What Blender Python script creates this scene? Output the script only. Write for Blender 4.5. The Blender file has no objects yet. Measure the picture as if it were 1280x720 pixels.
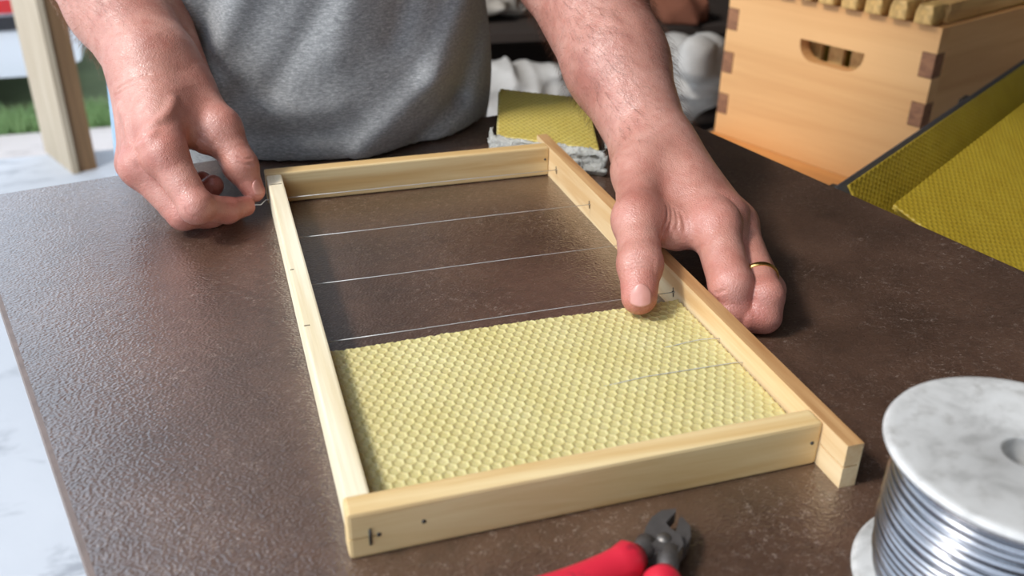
import bpy, bmesh, math, random
import numpy as np
from mathutils import Vector, Matrix

random.seed(7)
rng = np.random.default_rng(7)
sc = bpy.context.scene
COL = sc.collection

# ------------------------------------------------------------------ camera
# table top is z = 0, the floor of the workshop z = -0.8 (metres)
FPX, PITCH, YAW, ROLL = 1195.0, 0.4961, 0.3144, 0.0170
CAM = np.array([-0.0275, -0.2845, 0.2741])
FWD = np.array([math.sin(YAW) * math.cos(PITCH), math.cos(YAW) * math.cos(PITCH), -math.sin(PITCH)])
_r0 = np.array([math.cos(YAW), -math.sin(YAW), 0.0]); _u0 = np.cross(_r0, FWD)
RGT = _r0 * math.cos(ROLL) + _u0 * math.sin(ROLL)
UPV = -_r0 * math.sin(ROLL) + _u0 * math.cos(ROLL)
cam_d = bpy.data.cameras.new('camera'); cam = bpy.data.objects.new('camera', cam_d); COL.objects.link(cam)
cam_d.sensor_width = 36.0; cam_d.lens = FPX / 1280 * 36.0; cam_d.clip_start = 0.01
M = Matrix.Identity(4)
for i in range(3):
    M[i][0], M[i][1], M[i][2], M[i][3] = RGT[i], UPV[i], -FWD[i], CAM[i]
cam.matrix_world = M
cam_d.dof.use_dof = True; cam_d.dof.focus_distance = 0.56; cam_d.dof.aperture_fstop = 9.0
sc.camera = cam

# ------------------------------------------------------------------ world, lights, exposure
world = bpy.data.worlds.new('world'); sc.world = world; world.use_nodes = True
wb = world.node_tree.nodes['Background']
wb.inputs[0].default_value = (0.70, 0.83, 1.0, 1); wb.inputs[1].default_value = 3.5
def area_light(name, loc, target, size, power, col):
    l = bpy.data.lights.new(name, 'AREA'); l.shape = 'RECTANGLE'; l.size, l.size_y = size
    l.energy = power; l.color = col
    o = bpy.data.objects.new(name, l); COL.objects.link(o); o.location = loc
    o.rotation_euler = (Vector(target) - Vector(loc)).to_track_quat('-Z', 'Y').to_euler()
    return o
# brightest part of the open sky on the open side of the workshop, left of the table
area_light('open_side_sky_left_offscreen', (-2.76, 0.04, 3.24), (0.12, 0.2, 0), (0.7, 0.7), 310, (1.0, 0.975, 0.94))
vs = sc.view_settings
vs.view_transform = 'Standard'; vs.look = 'None'; vs.gamma = 1.0; vs.use_curve_mapping = False
vs.exposure = -0.80

# ------------------------------------------------------------------ helpers
def ray(x, y): return FWD + RGT * (x - 640) / FPX + UPV * (360 - y) / FPX
def Z(x, y, z=0.0):                      # world point seen at pixel x,y at height z
    d = ray(x, y); return CAM + d * ((z - CAM[2]) / d[2])
def D(x, y, dep): return CAM + ray(x, y) * dep
def link(o, parent=None):
    COL.objects.link(o)
    if parent is not None:
        o.parent = parent
        o.matrix_parent_inverse = Matrix.Translation(-Vector(parent.location)) if parent.rotation_euler.z == 0 else parent.matrix_basis.inverted()
    return o
def tag(o, label=None, cat=None, group=None, kind=None):
    if label: o['label'] = label
    if cat: o['category'] = cat
    if group: o['group'] = group
    if kind: o['kind'] = kind
    return o
def thing(name, loc, label, cat, group=None):
    o = bpy.data.objects.new(name, None); o.empty_display_size = 0.02
    o.location = [float(c) for c in loc]; COL.objects.link(o)
    return tag(o, label, cat, group)
def mesh_obj(name, verts, faces, m, parent=None, smooth=False):
    me = bpy.data.meshes.new(name); me.from_pydata([tuple(map(float, v)) for v in verts], [], [tuple(map(int, f)) for f in faces]); me.update()
    if smooth: me.polygons.foreach_set('use_smooth', [True] * len(me.polygons))
    if m is not None: me.materials.append(m)
    return link(bpy.data.objects.new(name, me), parent)
def np_mesh(name, V, Q, m, parent=None):  # fast quad mesh
    me = bpy.data.meshes.new(name); V = np.asarray(V, np.float32); Q = np.asarray(Q, np.int32); k = Q.shape[1]
    me.vertices.add(len(V)); me.vertices.foreach_set('co', V.ravel())
    me.loops.add(Q.size); me.loops.foreach_set('vertex_index', Q.ravel())
    me.polygons.add(len(Q)); me.polygons.foreach_set('loop_start', np.arange(0, Q.size, k, dtype=np.int32))
    me.polygons.foreach_set('loop_total', np.full(len(Q), k, np.int32))
    me.update(calc_edges=True); me.validate()
    me.polygons.foreach_set('use_smooth', np.ones(len(me.polygons), bool))
    if m is not None: me.materials.append(m)
    return link(bpy.data.objects.new(name, me), parent)
def bm_obj(name, bm, m, parent=None, smooth=False, bevel=0.0, seg=2, angle=35):
    if bevel > 0:
        es = [e for e in bm.edges if len(e.link_faces) == 2 and e.calc_face_angle(0) > math.radians(angle)]
        bmesh.ops.bevel(bm, geom=es, offset=bevel, segments=seg, affect='EDGES', profile=0.6, clamp_overlap=True)
    bmesh.ops.recalc_face_normals(bm, faces=bm.faces)
    me = bpy.data.meshes.new(name); bm.to_mesh(me); bm.free()
    if smooth: me.polygons.foreach_set('use_smooth', [True] * len(me.polygons))
    if m is not None: me.materials.append(m)
    return link(bpy.data.objects.new(name, me), parent)
def bm_box(bm, lo, hi, mat=None):
    vs_ = bmesh.ops.create_cube(bm, size=1)['verts']
    c = [(a + b) / 2 for a, b in zip(lo, hi)]; s = [b - a for a, b in zip(lo, hi)]
    for v in vs_:
        v.co = Vector([c[i] + v.co[i] * s[i] for i in range(3)])
        if mat is not None: v.co = mat @ v.co
    return vs_
def box(name, lo, hi, m, parent=None, bevel=0.001, mat=None):
    bm = bmesh.new(); bm_box(bm, lo, hi, mat); return bm_obj(name, bm, m, parent, bevel=bevel)
def prism(bm, pts, z0, z1, mat=None):    # closed polygon (x,y) extruded in z
    lo = [bm.verts.new((p[0], p[1], z0)) for p in pts]; hi = [bm.verts.new((p[0], p[1], z1)) for p in pts]
    n = len(pts); bm.faces.new(lo[::-1]); bm.faces.new(hi)
    for i in range(n): bm.faces.new((lo[i], lo[(i + 1) % n], hi[(i + 1) % n], hi[i]))
    if mat is not None:
        for v in lo + hi: v.co = mat @ v.co
def tube_np(path, rad, sides=8, closed=False):
    P = np.asarray(path, float); n = len(P); rad = np.broadcast_to(np.asarray(rad, float), (n,))
    T = np.gradient(P, axis=0) if not closed else np.roll(P, -1, 0) - np.roll(P, 1, 0)
    T /= np.linalg.norm(T, axis=1)[:, None] + 1e-12
    ref = np.array([0, 0, 1.0]) if abs(T[0][2]) < 0.9 else np.array([1.0, 0, 0])
    V = []; nrm = ref - T[0] * (ref @ T[0]); nrm /= np.linalg.norm(nrm)
    for i in range(n):
        nrm = nrm - T[i] * (nrm @ T[i]); nrm /= np.linalg.norm(nrm) + 1e-12
        b = np.cross(T[i], nrm)
        for k in range(sides):
            a = 2 * math.pi * k / sides; V.append(P[i] + rad[i] * (math.cos(a) * nrm + math.sin(a) * b))
    F = []
    for i in range(n if closed else n - 1):
        j = (i + 1) % n
        for k in range(sides):
            l = (k + 1) % sides; F.append((i * sides + k, i * sides + l, j * sides + l, j * sides + k))
    if not closed:
        F.append(tuple(range(sides))[::-1]); F.append(tuple((n - 1) * sides + k for k in range(sides)))
    return V, F
def tube(name, path, rad, m, parent=None, sides=8, closed=False):
    V, F = tube_np(path, rad, sides, closed); return mesh_obj(name, V, F, m, parent, smooth=True)
def lathe(name, prof, c, m, parent=None, n=64, cap=True):
    V = []; F = []
    for r, z in prof:
        for k in range(n):
            a = 2 * math.pi * k / n; V.append((c[0] + r * math.cos(a), c[1] + r * math.sin(a), c[2] + z))
    for i in range(len(prof) - 1):
        for k in range(n):
            l = (k + 1) % n; F.append((i * n + k, i * n + l, (i + 1) * n + l, (i + 1) * n + k))
    return mesh_obj(name, V, F, m, parent, smooth=False)
def smooth_by_angle(o, deg=40):
    me = o.data
    me.polygons.foreach_set('use_smooth', [True] * len(me.polygons))
    bm = bmesh.new(); bm.from_mesh(me)
    for e in bm.edges:
        if len(e.link_faces) == 2 and e.calc_face_angle(0) > math.radians(deg): e.smooth = False
    bm.to_mesh(me); bm.free()
    return o

# ------------------------------------------------------------------ materials
class NT:
    def __init__(s, name):
        s.m = bpy.data.materials.new(name); s.m.use_nodes = True; s.t = s.m.node_tree
        s.b = s.t.nodes['Principled BSDF']; s.out = s.t.nodes['Material Output']
    def n(s, typ, **kw):
        x = s.t.nodes.new(typ)
        for k, v in kw.items():
            if k.startswith('i_'):
                key = k[2:]; x.inputs[int(key) if key.isdigit() else key.replace('_', ' ')].default_value = v
            else: setattr(x, k, v)
        return x
    def l(s, a, b): s.t.links.new(a, b)
    def coord(s, scale=(1, 1, 1), rot=(0, 0, 0), kind='Object', pre=0.0):
        tc = s.n('ShaderNodeTexCoord'); src = tc.outputs[kind]
        if pre:
            vr = s.n('ShaderNodeVectorRotate', rotation_type='Z_AXIS'); vr.inputs['Angle'].default_value = pre; s.l(src, vr.inputs['Vector']); src = vr.outputs[0]
        mp = s.n('ShaderNodeMapping'); mp.inputs['Scale'].default_value = scale; mp.inputs['Rotation'].default_value = rot
        s.l(src, mp.inputs[0]); return mp.outputs[0]
    def noise(s, vec, scale, detail=4, rough=0.55, dist=0.0):
        x = s.n('ShaderNodeTexNoise'); x.inputs['Scale'].default_value = scale; x.inputs['Detail'].default_value = detail
        x.inputs['Roughness'].default_value = rough; x.inputs['Distortion'].default_value = dist; s.l(vec, x.inputs['Vector']); return x.outputs['Fac']
    def ramp(s, fac, stops, interp='LINEAR'):
        r = s.n('ShaderNodeValToRGB'); e = r.color_ramp.elements; r.color_ramp.interpolation = interp
        while len(e) < len(stops): e.new(0.5)
        for x, (p, c) in zip(e, stops): x.position = p; x.color = (c, c, c, 1) if isinstance(c, (int, float)) else (*c, 1)
        s.l(fac, r.inputs[0]); return r.outputs[0]
    def mix(s, fac, a, b, mode='MIX'):
        x = s.n('ShaderNodeMix', data_type='RGBA', blend_type=mode)
        for v, i in ((fac, 0), (a, 6), (b, 7)):
            if isinstance(v, (int, float)): x.inputs[i].default_value = v
            elif isinstance(v, tuple): x.inputs[i].default_value = (*v, 1)
            else: s.l(v, x.inputs[i])
        return x.outputs[2]
    def bump(s, h, strength, dist=0.001, prev=None):
        x = s.n('ShaderNodeBump'); x.inputs['Strength'].default_value = strength; x.inputs['Distance'].default_value = dist
        s.l(h, x.inputs['Height'])
        if prev is not None: s.l(prev, x.inputs['Normal'])
        return x.outputs[0]
    def done(s, col=None, rough=None, nrm=None, metal=None, spec=None):
        for v, k in ((col, 'Base Color'), (rough, 'Roughness'), (metal, 'Metallic'), (spec, 'Specular IOR Level')):
            if v is None: continue
            if isinstance(v, (int, float)): s.b.inputs[k].default_value = v
            elif isinstance(v, tuple): s.b.inputs[k].default_value = (*v, 1)
            else: s.l(v, s.b.inputs[k])
        if nrm is not None: s.l(nrm, s.b.inputs['Normal'])
        return s.m
def srgb(r, g, b): return tuple(((c / 255) / 12.92 if c / 255 <= 0.04045 else ((c / 255 + 0.055) / 1.055) ** 2.4) for c in (r, g, b))
def plain(name, col, rough=0.6, metal=0.0, var=0.12, scale=60, bump=0.0, bscale=300):
    t = NT(name); v = t.coord(); n = t.noise(v, scale)
    c = t.mix(n, tuple(max(0, x * (1 - var * 2)) for x in col), tuple(min(1, x * (1 + var)) for x in col))
    nr = t.bump(t.noise(v, bscale), bump, 0.0008) if bump else None
    return t.done(c, rough, nr, metal)
def wood(name, light, dark, axis=0, scale=1.0, rough=0.55, knots=True, bump=0.25, dirt=0.0, pre=0.0):
    t = NT(name); sc_ = [38 * scale] * 3; sc_[axis] = 2.2 * scale
    v = t.coord(tuple(sc_), pre=pre); g = t.noise(v, 1.6, 6, 0.6, 0.6)
    f = list(sc_); f = [x * 7 for x in f]; f[axis] = 5 * scale
    v2 = t.coord(tuple(f), pre=pre); g2 = t.noise(v2, 1.5, 3, 0.6)
    c = t.ramp(g, [(0.36, dark), (0.50, tuple((a + b) / 2 for a, b in zip(light, dark))), (0.64, light)])
    c = t.mix(t.ramp(g2, [(0.35, 0.0), (0.7, 0.22)]), c, dark)
    if dirt:
        d = t.noise(t.coord((1, 1, 1)), 26, 5); c = t.mix(t.ramp(d, [(0.55, 0.0), (0.75, dirt)]), c, tuple(x * 0.45 for x in dark))
    return t.done(c, rough, t.bump(g2, bump, 0.0006))

PINE_TOP, PINE_DK = srgb(232, 208, 158), srgb(206, 168, 110)
pine_x = wood('pine_grain_x', PINE_TOP, PINE_DK, 0, 1.0)
pine_y = wood('pine_grain_y', PINE_TOP, PINE_DK, 1, 1.0)
pine_y2 = wood('pine_warm_y', srgb(238, 214, 170), srgb(212, 172, 120), 1, 1.0)
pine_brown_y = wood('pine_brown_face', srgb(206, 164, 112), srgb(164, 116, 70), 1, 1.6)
pine_pale_y = wood('pine_pale_y', srgb(240, 228, 200), srgb(220, 200, 160), 1, 1.0)
m_groove = plain('saw_cut_dark', srgb(70, 52, 36), 0.9)
m_nail = plain('dull_nail', srgb(80, 78, 76), 0.45, 0.8)
m_wire = plain('steel_wire', (0.66, 0.66, 0.64), 0.5, 0.45, 0.05)
def table_mat():
    t = NT('brown_grained_laminate'); v = t.coord()
    big = t.noise(v, 14, 5); fine = t.noise(v, 420, 3, 0.6); mid = t.noise(v, 120, 4, 0.65)
    c = t.ramp(big, [(0.3, srgb(66, 47, 36)), (0.55, srgb(84, 61, 48)), (0.75, srgb(98, 73, 58))])
    ln = [(0.470, 0.0), (0.492, 1.0), (0.508, 1.0), (0.530, 0.0)]
    patch = t.ramp(t.noise(v, 16, 3), [(0.40, 0.15), (0.66, 0.8)])
    for sc_, sd, th, am in ((330, (0, 0, 0.7), 0.57, 0.5), (450, (0, 0, -0.4), 0.57, 0.5)):
        strand = t.ramp(t.noise(t.coord((1, 1.4, 1), sd), sc_, 1, 0.4, 0.4), ln); msk = t.ramp(t.noise(t.coord((1, 1, 1), sd), sc_ * 0.62, 2), [(th - 0.04, 0.0), (th + 0.04, am)])
        c = t.mix(t.mix(1.0, t.mix(1.0, strand, msk, 'MULTIPLY'), patch, 'MULTIPLY'), c, srgb(196, 176, 160))
    c = t.mix(t.ramp(mid, [(0.3, 0.35), (0.5, 0.0)]), c, srgb(45, 32, 26))
    vor = t.n('ShaderNodeTexVoronoi', feature='SMOOTH_F1'); vor.inputs['Scale'].default_value = 680; t.l(t.coord((1, 1.35, 1), (0, 0, 0.5)), vor.inputs['Vector'])
    b = t.bump(vor.outputs['Distance'], 0.45, 0.0007); b = t.bump(mid, 0.07, 0.001, b)
    r = t.ramp(fine, [(0.3, 0.27), (0.7, 0.42)])
    t.b.inputs['Coat Weight'].default_value = 1.0; t.b.inputs['Coat Roughness'].default_value = 0.2; t.b.inputs['Coat IOR'].default_value = 1.75; t.l(b, t.b.inputs['Coat Normal'])
    return t.done(c, r, b, spec=0.6)
m_table = table_mat()
m_table_edge = plain('worn_edge_band', srgb(120, 104, 96), 0.5, 0.0, 0.25, 90)
m_metal_leg = plain('dark_painted_steel', srgb(58, 54, 52), 0.5, 0.3)
def wax_mat(name, col, deep, tr=0.25):
    t = NT(name); v = t.coord(); n = t.noise(v, 30, 4)
    c = t.mix(n, deep, col)
    t.done(c, 0.42, t.bump(t.noise(v, 900, 2), 0.12, 0.0004))
    t.b.inputs['Subsurface Weight'].default_value = tr; t.b.inputs['Subsurface Radius'].default_value = (1.0, 0.7, 0.2); t.b.inputs['Subsurface Scale'].default_value = 0.003
    return t.m
m_wax = wax_mat('pale_beeswax', srgb(210, 198, 146), srgb(194, 177, 110))
m_wax_old = wax_mat('golden_beeswax', srgb(186, 160, 52), srgb(160, 130, 32), 0.1)
m_wax_mid = wax_mat('yellow_beeswax', srgb(206, 188, 108), srgb(184, 160, 70), 0.2)

# ------------------------------------------------------------------ the setting
def concrete(name, a, b, stain):
    t = NT(name); v = t.coord(); n = t.noise(v, 3, 6); st = t.noise(t.coord((1, 2.2, 1), (0, 0, 0.5)), 5, 7, 0.65, 0.8)
    c = t.mix(n, a, b); c = t.mix(t.ramp(st, [(0.54, 0.0), (0.66, 0.6)]), c, stain)
    return t.done(c, 0.7, t.bump(t.noise(v, 40), 0.2, 0.003))
m_floor = concrete('pale_concrete', srgb(176, 178, 182), srgb(198, 198, 200), srgb(116, 118, 124))
m_pave = concrete('pinkish_paving', srgb(200, 186, 178), srgb(218, 208, 200), srgb(150, 140, 132))
m_wallb = plain('brown_wall', srgb(84, 74, 66), 0.9, 0, 0.3, 6)
m_wallp = plain('plaster_wall', srgb(128, 116, 102), 0.9, 0, 0.1, 5)
m_ceil = plain('timber_ceiling', srgb(92, 76, 60), 0.9, 0, 0.1, 5)
FZ = -0.8
def slab(name, lo, hi, m): return tag(box(name, lo, hi, m, bevel=0.0), kind='structure')
slab('floor', (-0.76, -3.0, FZ - 0.1), (3.2, 2.83, FZ), m_floor)
slab('wall_back', (0.16, 2.83, FZ - 0.1), (3.2, 2.95, 1.9), m_wallb)
slab('wall_right', (3.2, -3.0, FZ - 0.1), (3.32, 2.95, 1.9), m_wallp)
slab('wall_front', (-0.76, -3.12, FZ - 0.1), (3.32, -3.0, 1.9), m_wallp)
# unseen timber ceiling, stopping left of the table at the open side
slab('ceiling', (-0.35, -3.12, 1.9), (3.32, 2.95, 2.0), m_ceil)
slab('pavement', (-9, -6, FZ - 0.5), (1.6, 4.15, FZ - 0.35), m_pave)
slab('ground', (-30, 4.15, FZ - 0.6), (12, 40, FZ - 0.36), plain('soil', srgb(110, 120, 80), 0.95, 0, 0.3, 3))
def timber_post():
    m = wood('weathered_post', srgb(196, 180, 156), srgb(174, 156, 130), 2, 0.6, 0.7)
    m2 = wood('brown_post', srgb(150, 116, 80), srgb(120, 90, 60), 2, 0.6, 0.7)
    root = thing('door_post', (-0.46, 2.77, FZ), 'pale timber door post beside the open doorway, brown board on its inner face', 'post')
    bm = bmesh.new(); prism(bm, [(-0.553, 2.865), (-0.453, 2.635), (-0.436, 2.642), (-0.536, 2.873)], FZ, 1.9); bm_obj('jamb_board', bm, m, root, bevel=0.004)
    bm = bmesh.new(); prism(bm, [(-0.4355, 2.650), (-0.388, 2.670), (-0.470, 2.860), (-0.5175, 2.840)], FZ, 1.9); bm_obj('inner_board', bm, m2, root, bevel=0.004)
timber_post()
# ---- grass strip
def grass():
    m = NT('grass_green'); c = m.mix(m.noise(m.coord(), 9, 3), srgb(118, 150, 92), srgb(160, 186, 126)); m = m.done(c, 0.8)
    V, F = [], []
    x0, x1, y0, y1 = -2.3, 1.2, 4.17, 4.43
    for i in range(11000):
        x = rng.uniform(x0, x1); y = rng.uniform(y0, y1); h = rng.uniform(0.03, 0.09); a = rng.uniform(0, 6.28); w = 0.004
        dx, dy = math.cos(a) * w, math.sin(a) * w; lx, ly = rng.normal(0, 0.02, 2); k = len(V); z = FZ - 0.36
        V += [(x - dx, y - dy, z), (x + dx, y + dy, z), (x + lx, y + ly, z + h)]; F.append((k, k + 1, k + 2))
    tag(mesh_obj('grass', V, F, m), 'strip of green grass between the paving and the parked car', 'grass', kind='stuff')
grass()

# ------------------------------------------------------------------ parked car outside
def car():
    paint = plain('white_car_paint', srgb(222, 226, 232), 0.25, 0, 0.03, 4); glass = plain('dark_car_glass', (0.02, 0.025, 0.035), 0.1)
    red = plain('red_tail_lamp', srgb(200, 30, 36), 0.25); blk = plain('black_trim', (0.02, 0.02, 0.025), 0.6); tyre = plain('tyre_rubber', (0.02, 0.02, 0.02), 0.85); alloy = plain('wheel_alloy', (0.6, 0.6, 0.62), 0.3, 0.8)
    gz = FZ - 0.36; root = thing('car', (-2.2, 5.3, gz), 'white car with a red tail lamp parked outside beyond the grass', 'car')
    T = Matrix.Translation((-0.55, 4.45, gz))      # rear right corner of the car; body runs to -x
    def P(n, prof, y0, y1, m, bev):
        bm = bmesh.new(); prism(bm, prof, y0, y1, T @ Matrix.Rotation(math.pi / 2, 4, 'X') @ Matrix.Scale(-1, 4, (0, 0, 1)))
        return smooth_by_angle(bm_obj(n, bm, m, root, bevel=bev, seg=4), 30)
    P('lower_body', [(0.0, 0.42), (-0.03, 0.24), (-0.15, 0.18), (-3.75, 0.18), (-3.95, 0.30), (-3.98, 0.52), (-3.85, 0.72), (-2.9, 0.88), (-0.22, 0.92), (-0.03, 0.86), (0.02, 0.60)], 0.0, 1.68, paint, 0.07)
    P('cabin', [(-2.85, 0.88), (-2.2, 1.34), (-1.9, 1.42), (-0.75, 1.40), (-0.25, 0.92)], 0.12, 1.56, glass, 0.05)
    P('roof', [(-2.18, 1.345), (-1.9, 1.425), (-0.75, 1.405), (-0.62, 1.29), (-0.72, 1.45), (-1.9, 1.47)][::1], 0.14, 1.54, paint, 0.01)
    P('bumper_strip', [(0.05, 0.46), (0.05, 0.40), (-0.75, 0.38), (-0.75, 0.44)], -0.015, 0.3, blk, 0.01)
    P('rear_reflector', [(0.045, 0.53), (0.045, 0.47), (-0.60, 0.46), (-0.60, 0.52)], -0.013, 0.25, red, 0.01)
    for y in (-0.012, 1.45):
        bm = bmesh.new(); prism(bm, [(0.035, 0.62), (0.01, 0.85), (-0.20, 0.86), (-0.30, 0.74), (-0.10, 0.64)], y, y + 0.24, T @ Matrix.Rotation(math.pi / 2, 4, 'X') @ Matrix.Scale(-1, 4, (0, 0, 1)))
        bm_obj('tail_lamp', bm, red, root, bevel=0.02, seg=3)
    for x in (-0.75, -3.2):
        for y in (-0.005, 1.50):
            prof = [(0.0, 0), (0.20, 0), (0.21, 0.01), (0.30, 0.012), (0.315, 0.03), (0.315, 0.16), (0.30, 0.185), (0.0, 0.185)]
            V, F = [], []
            for r, h in prof:
                for k in range(32): a = k * math.pi / 16; V.append(T @ Vector((x + r * math.cos(a), y + h, 0.315 + r * math.sin(a))))
            for i in range(len(prof) - 1):
                for k in range(32): l = (k + 1) % 32; F.append((i * 32 + k, i * 32 + l, (i + 1) * 32 + l, (i + 1) * 32 + k))
            w = mesh_obj('wheel', V, F, tyre, root); w.data.materials.append(alloy)
            for p_ in w.data.polygons: p_.material_index = 1 if p_.index < 64 else 0
car()

# ------------------------------------------------------------------ work table
TL, TR_ = np.array([-0.203, 0.430]), np.array([0.353, 0.541])
_dl, _dr = np.array([0.256, -0.967]), np.array([0.223, -0.975])
NL, NR = TL + _dl * 0.92, TR_ + _dr * 0.92
def work_table():
    root = thing('work_table', ((TL + NR) / 2).tolist() + [FZ], 'dark brown grained work table that the wooden frame lies on', 'table')
    ctr = (TL + TR_ + NL + NR) / 4
    def rounded(k, r=0.012):
        c = [ctr + (p - ctr) * k for p in (TL, TR_, NR, NL)]; out = []
        for i in range(4):
            p, a, b = c[i], c[i - 1], c[(i + 1) % 4]; u = (a - p) / np.linalg.norm(a - p); v = (b - p) / np.linalg.norm(b - p)
            for s in np.linspace(0, 1, 5): out.append(p + u * r * (1 - s) ** 2 + v * r * s ** 2)
        return out
    bm = bmesh.new(); prism(bm, rounded(1.0), -0.0035, 0.0); bm_obj('table_top', bm, m_table, root, bevel=0.0012)
    bm = bmesh.new(); prism(bm, rounded(1.008), -0.024, -0.0036); bm_obj('edge_band', bm, m_table_edge, root, bevel=0.001)
    c = [ctr + (p - ctr) * 0.80 for p in (TL, TR_, NR, NL)]
    for i in range(4):
        a, b = c[i], c[(i + 1) % 4]; d = (b - a) / np.linalg.norm(b - a); n = np.array([-d[1], d[0]]) * 0.009
        bm = bmesh.new(); prism(bm, [a + d * .02 - n, b - d * .02 - n, b - d * .02 + n, a + d * .02 + n], -0.085, -0.0245); bm_obj('apron', bm, m_metal_leg, root, bevel=0.002)
        bm = bmesh.new(); prism(bm, [a + np.array(q) for q in ((-.018, -.018), (.018, -.018), (.018, .018), (-.018, .018))], FZ, -0.0245); bm_obj('leg', bm, m_metal_leg, root, bevel=0.003)
work_table()

# ------------------------------------------------------------------ the wooden comb frame
FL, FW, FH, TS, TLb, TT, LUG = 0.3744, 0.2109, 0.0229, 0.0112, 0.0111, 0.0083, 0.0178
WIRES = (0.345, 0.278, 0.2125, 0.147, 0.0935, 0.0694)
def comb_frame():
    root = thing('comb_frame', (0.1, 0.18, 0), 'pale pine bee frame strung with wires lying flat on the brown table', 'frame')
    def bar(name, lo, hi, m, bev=0.0012): return box(name, lo, hi, m, root, bev)
    near = bar('side_bar', (0.0, 0.0, 0.0), (FW, TS, FH), pine_x, 0.0016)
    far = bar('side_bar', (0.0, FL - TS, 0.0006), (FW, FL, FH), pine_x)
    bot = bar('bottom_bar', (0.0008, TS + .0001, 0.0008), (TLb, FL - TS - .0001, FH - 0.0006), pine_pale_y)
    bot['label'] = 'paler whitish bottom bar'
    # top bar with lugs, narrowed end at the near lug
    bm = bmesh.new()
    prism(bm, [(FW + 0.0001, -LUG), (FW + TT, -LUG), (FW + TT, FL + LUG), (FW + 0.0001, FL + LUG)], 0.0, FH)
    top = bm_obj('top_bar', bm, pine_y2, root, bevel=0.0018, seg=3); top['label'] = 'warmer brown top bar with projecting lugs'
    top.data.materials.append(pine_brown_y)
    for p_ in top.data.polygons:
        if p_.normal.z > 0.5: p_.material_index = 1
    # saw kerfs where the wire is led round the wood
    def kerf(o, boxes):
        bm = bmesh.new()
        for lo, hi in boxes: bm_box(bm, lo, hi)
        cutter = bm_obj('kerf_cutter', bm, None)
        md = o.modifiers.new('kerf', 'BOOLEAN'); md.operation = 'DIFFERENCE'; md.solver = 'EXACT'; md.use_self = True; md.object = cutter
        dg = bpy.context.evaluated_depsgraph_get(); me = bpy.data.meshes.new_from_object(o.evaluated_get(dg))
        o.modifiers.clear(); o.data = me; bpy.data.objects.remove(cutter)
    kerf(near, [((-0.001, -0.001, 0.0098), (0.0011, 0.0100, 0.0104)), ((-0.001, -0.001, 0.0098), (0.011, 0.0014, 0.0104))])
    kerf(top, [((FW - 0.001, -LUG - 0.001, 0.0108), (FW + TT - 0.001, -LUG + 0.0016, 0.0116)), ((FW - 0.001, -LUG - 0.001, 0.0108), (FW + 0.0017, -0.0005, 0.0116))])
    def nail(x, y, z, ax):
        q = {'y-': (0, -1), 'x-': (-1, 0)}[ax]
        a = np.array([x, y, z]); d = np.array([q[0], q[1], 0.0])
        return tube('nail_head', [a - d * .004, a + d * .0004], 0.0009, m_nail, root, 8)
    nail(0.012, 0, 0.0105, 'y-'); nail(0.030, 0, 0.0125, 'y-'); nail(FW - 0.004, 0, 0.0125, 'y-')
    nail(FW - 0.003, FL - TS, 0.0135, 'y-')
    tube('staple', [(0.0085, -0.0005, 0.0065), (0.0085, -0.0009, 0.0145)], 0.0006, m_nail, root, 6)
    for y in WIRES[:4]:
        t = tube('eyelet', [(FW - 0.0004, y - 0.0005, 0.0085), (FW - 0.0006, y + 0.0004, 0.0140)], 0.00025, m_nail, root, 6)
        tube('eyelet', [(FW - 0.0005, y, 0.0115), (FW - 0.0012, y, 0.0115)], 0.0005, m_nail, root, 6)
    for i, y in enumerate(WIRES):
        zc = 0.0115 if i < 4 else 0.0127
        if i < 4: path = [(TLb - 0.001, y, 0.0115), (0.06, y - .0002, zc), (0.14, y + .0002, zc), (FW + 0.0005, y - 0.001, 0.0118)]
        else:
            xe = 0.192 if i == 4 else 0.150
            path = [(TLb - 0.001, y, 0.0108), (0.02, y, 0.0106), (xe - 0.02, y, 0.0106), (xe, y, 0.0121), (xe + 0.008, y + .0003, 0.0124), (FW - 0.004, y - .0006, 0.0123), (FW + 0.0005, y - 0.001, 0.0119)]
        tube('wire', path, 0.00026, m_wire, root, 6)
    # pencil marks and wire dimples on top of the bottom bar
    for y, l in ((0.3445, 0.008), (0.213, 0.002), (0.148, 0.003)):
        box('pencil_mark', (0.0015, y, FH - 0.0007), (0.0015 + l, y + 0.0006, FH - 0.0004), m_groove, bot, 0)
comb_frame()

# ------------------------------------------------------------------ embossed wax sheets
CELL = 0.0053
def hex_height(X, Y, rot=0.0, cell=CELL):
    c, s = math.cos(rot), math.sin(rot); x = X * c + Y * s; y = -X * s + Y * c
    h = cell * math.sqrt(3) / 2
    best = np.full(X.shape, 9.0); sec = np.full(X.shape, 9.0); bx = np.zeros_like(X); by = np.zeros_like(X)
    r0 = np.floor(y / h)
    for dr in (-1, 0, 1, 2):
        row = r0 + dr; off = (row % 2) * 0.5 * cell
        k0 = np.floor((x - off) / cell)
        for dk in (-0, 1):
            cx = (k0 + dk) * cell + off; cy = row * h; d = np.hypot(x - cx, y - cy)
            nb = d < best; sec = np.where(nb, best, np.minimum(sec, d)); bx = np.where(nb, x - cx, bx); by = np.where(nb, y - cy, by); best = np.where(nb, d, best)
    e = (sec - best) * 0.5                       # distance to the wall
    wall = np.clip(1 - e / (0.21 * cell), 0, 1) ** 1.4
    dish = np.minimum(best / (0.5 * cell), 1.1) ** 2
    return wall * 0.82 + dish * 0.18
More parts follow.
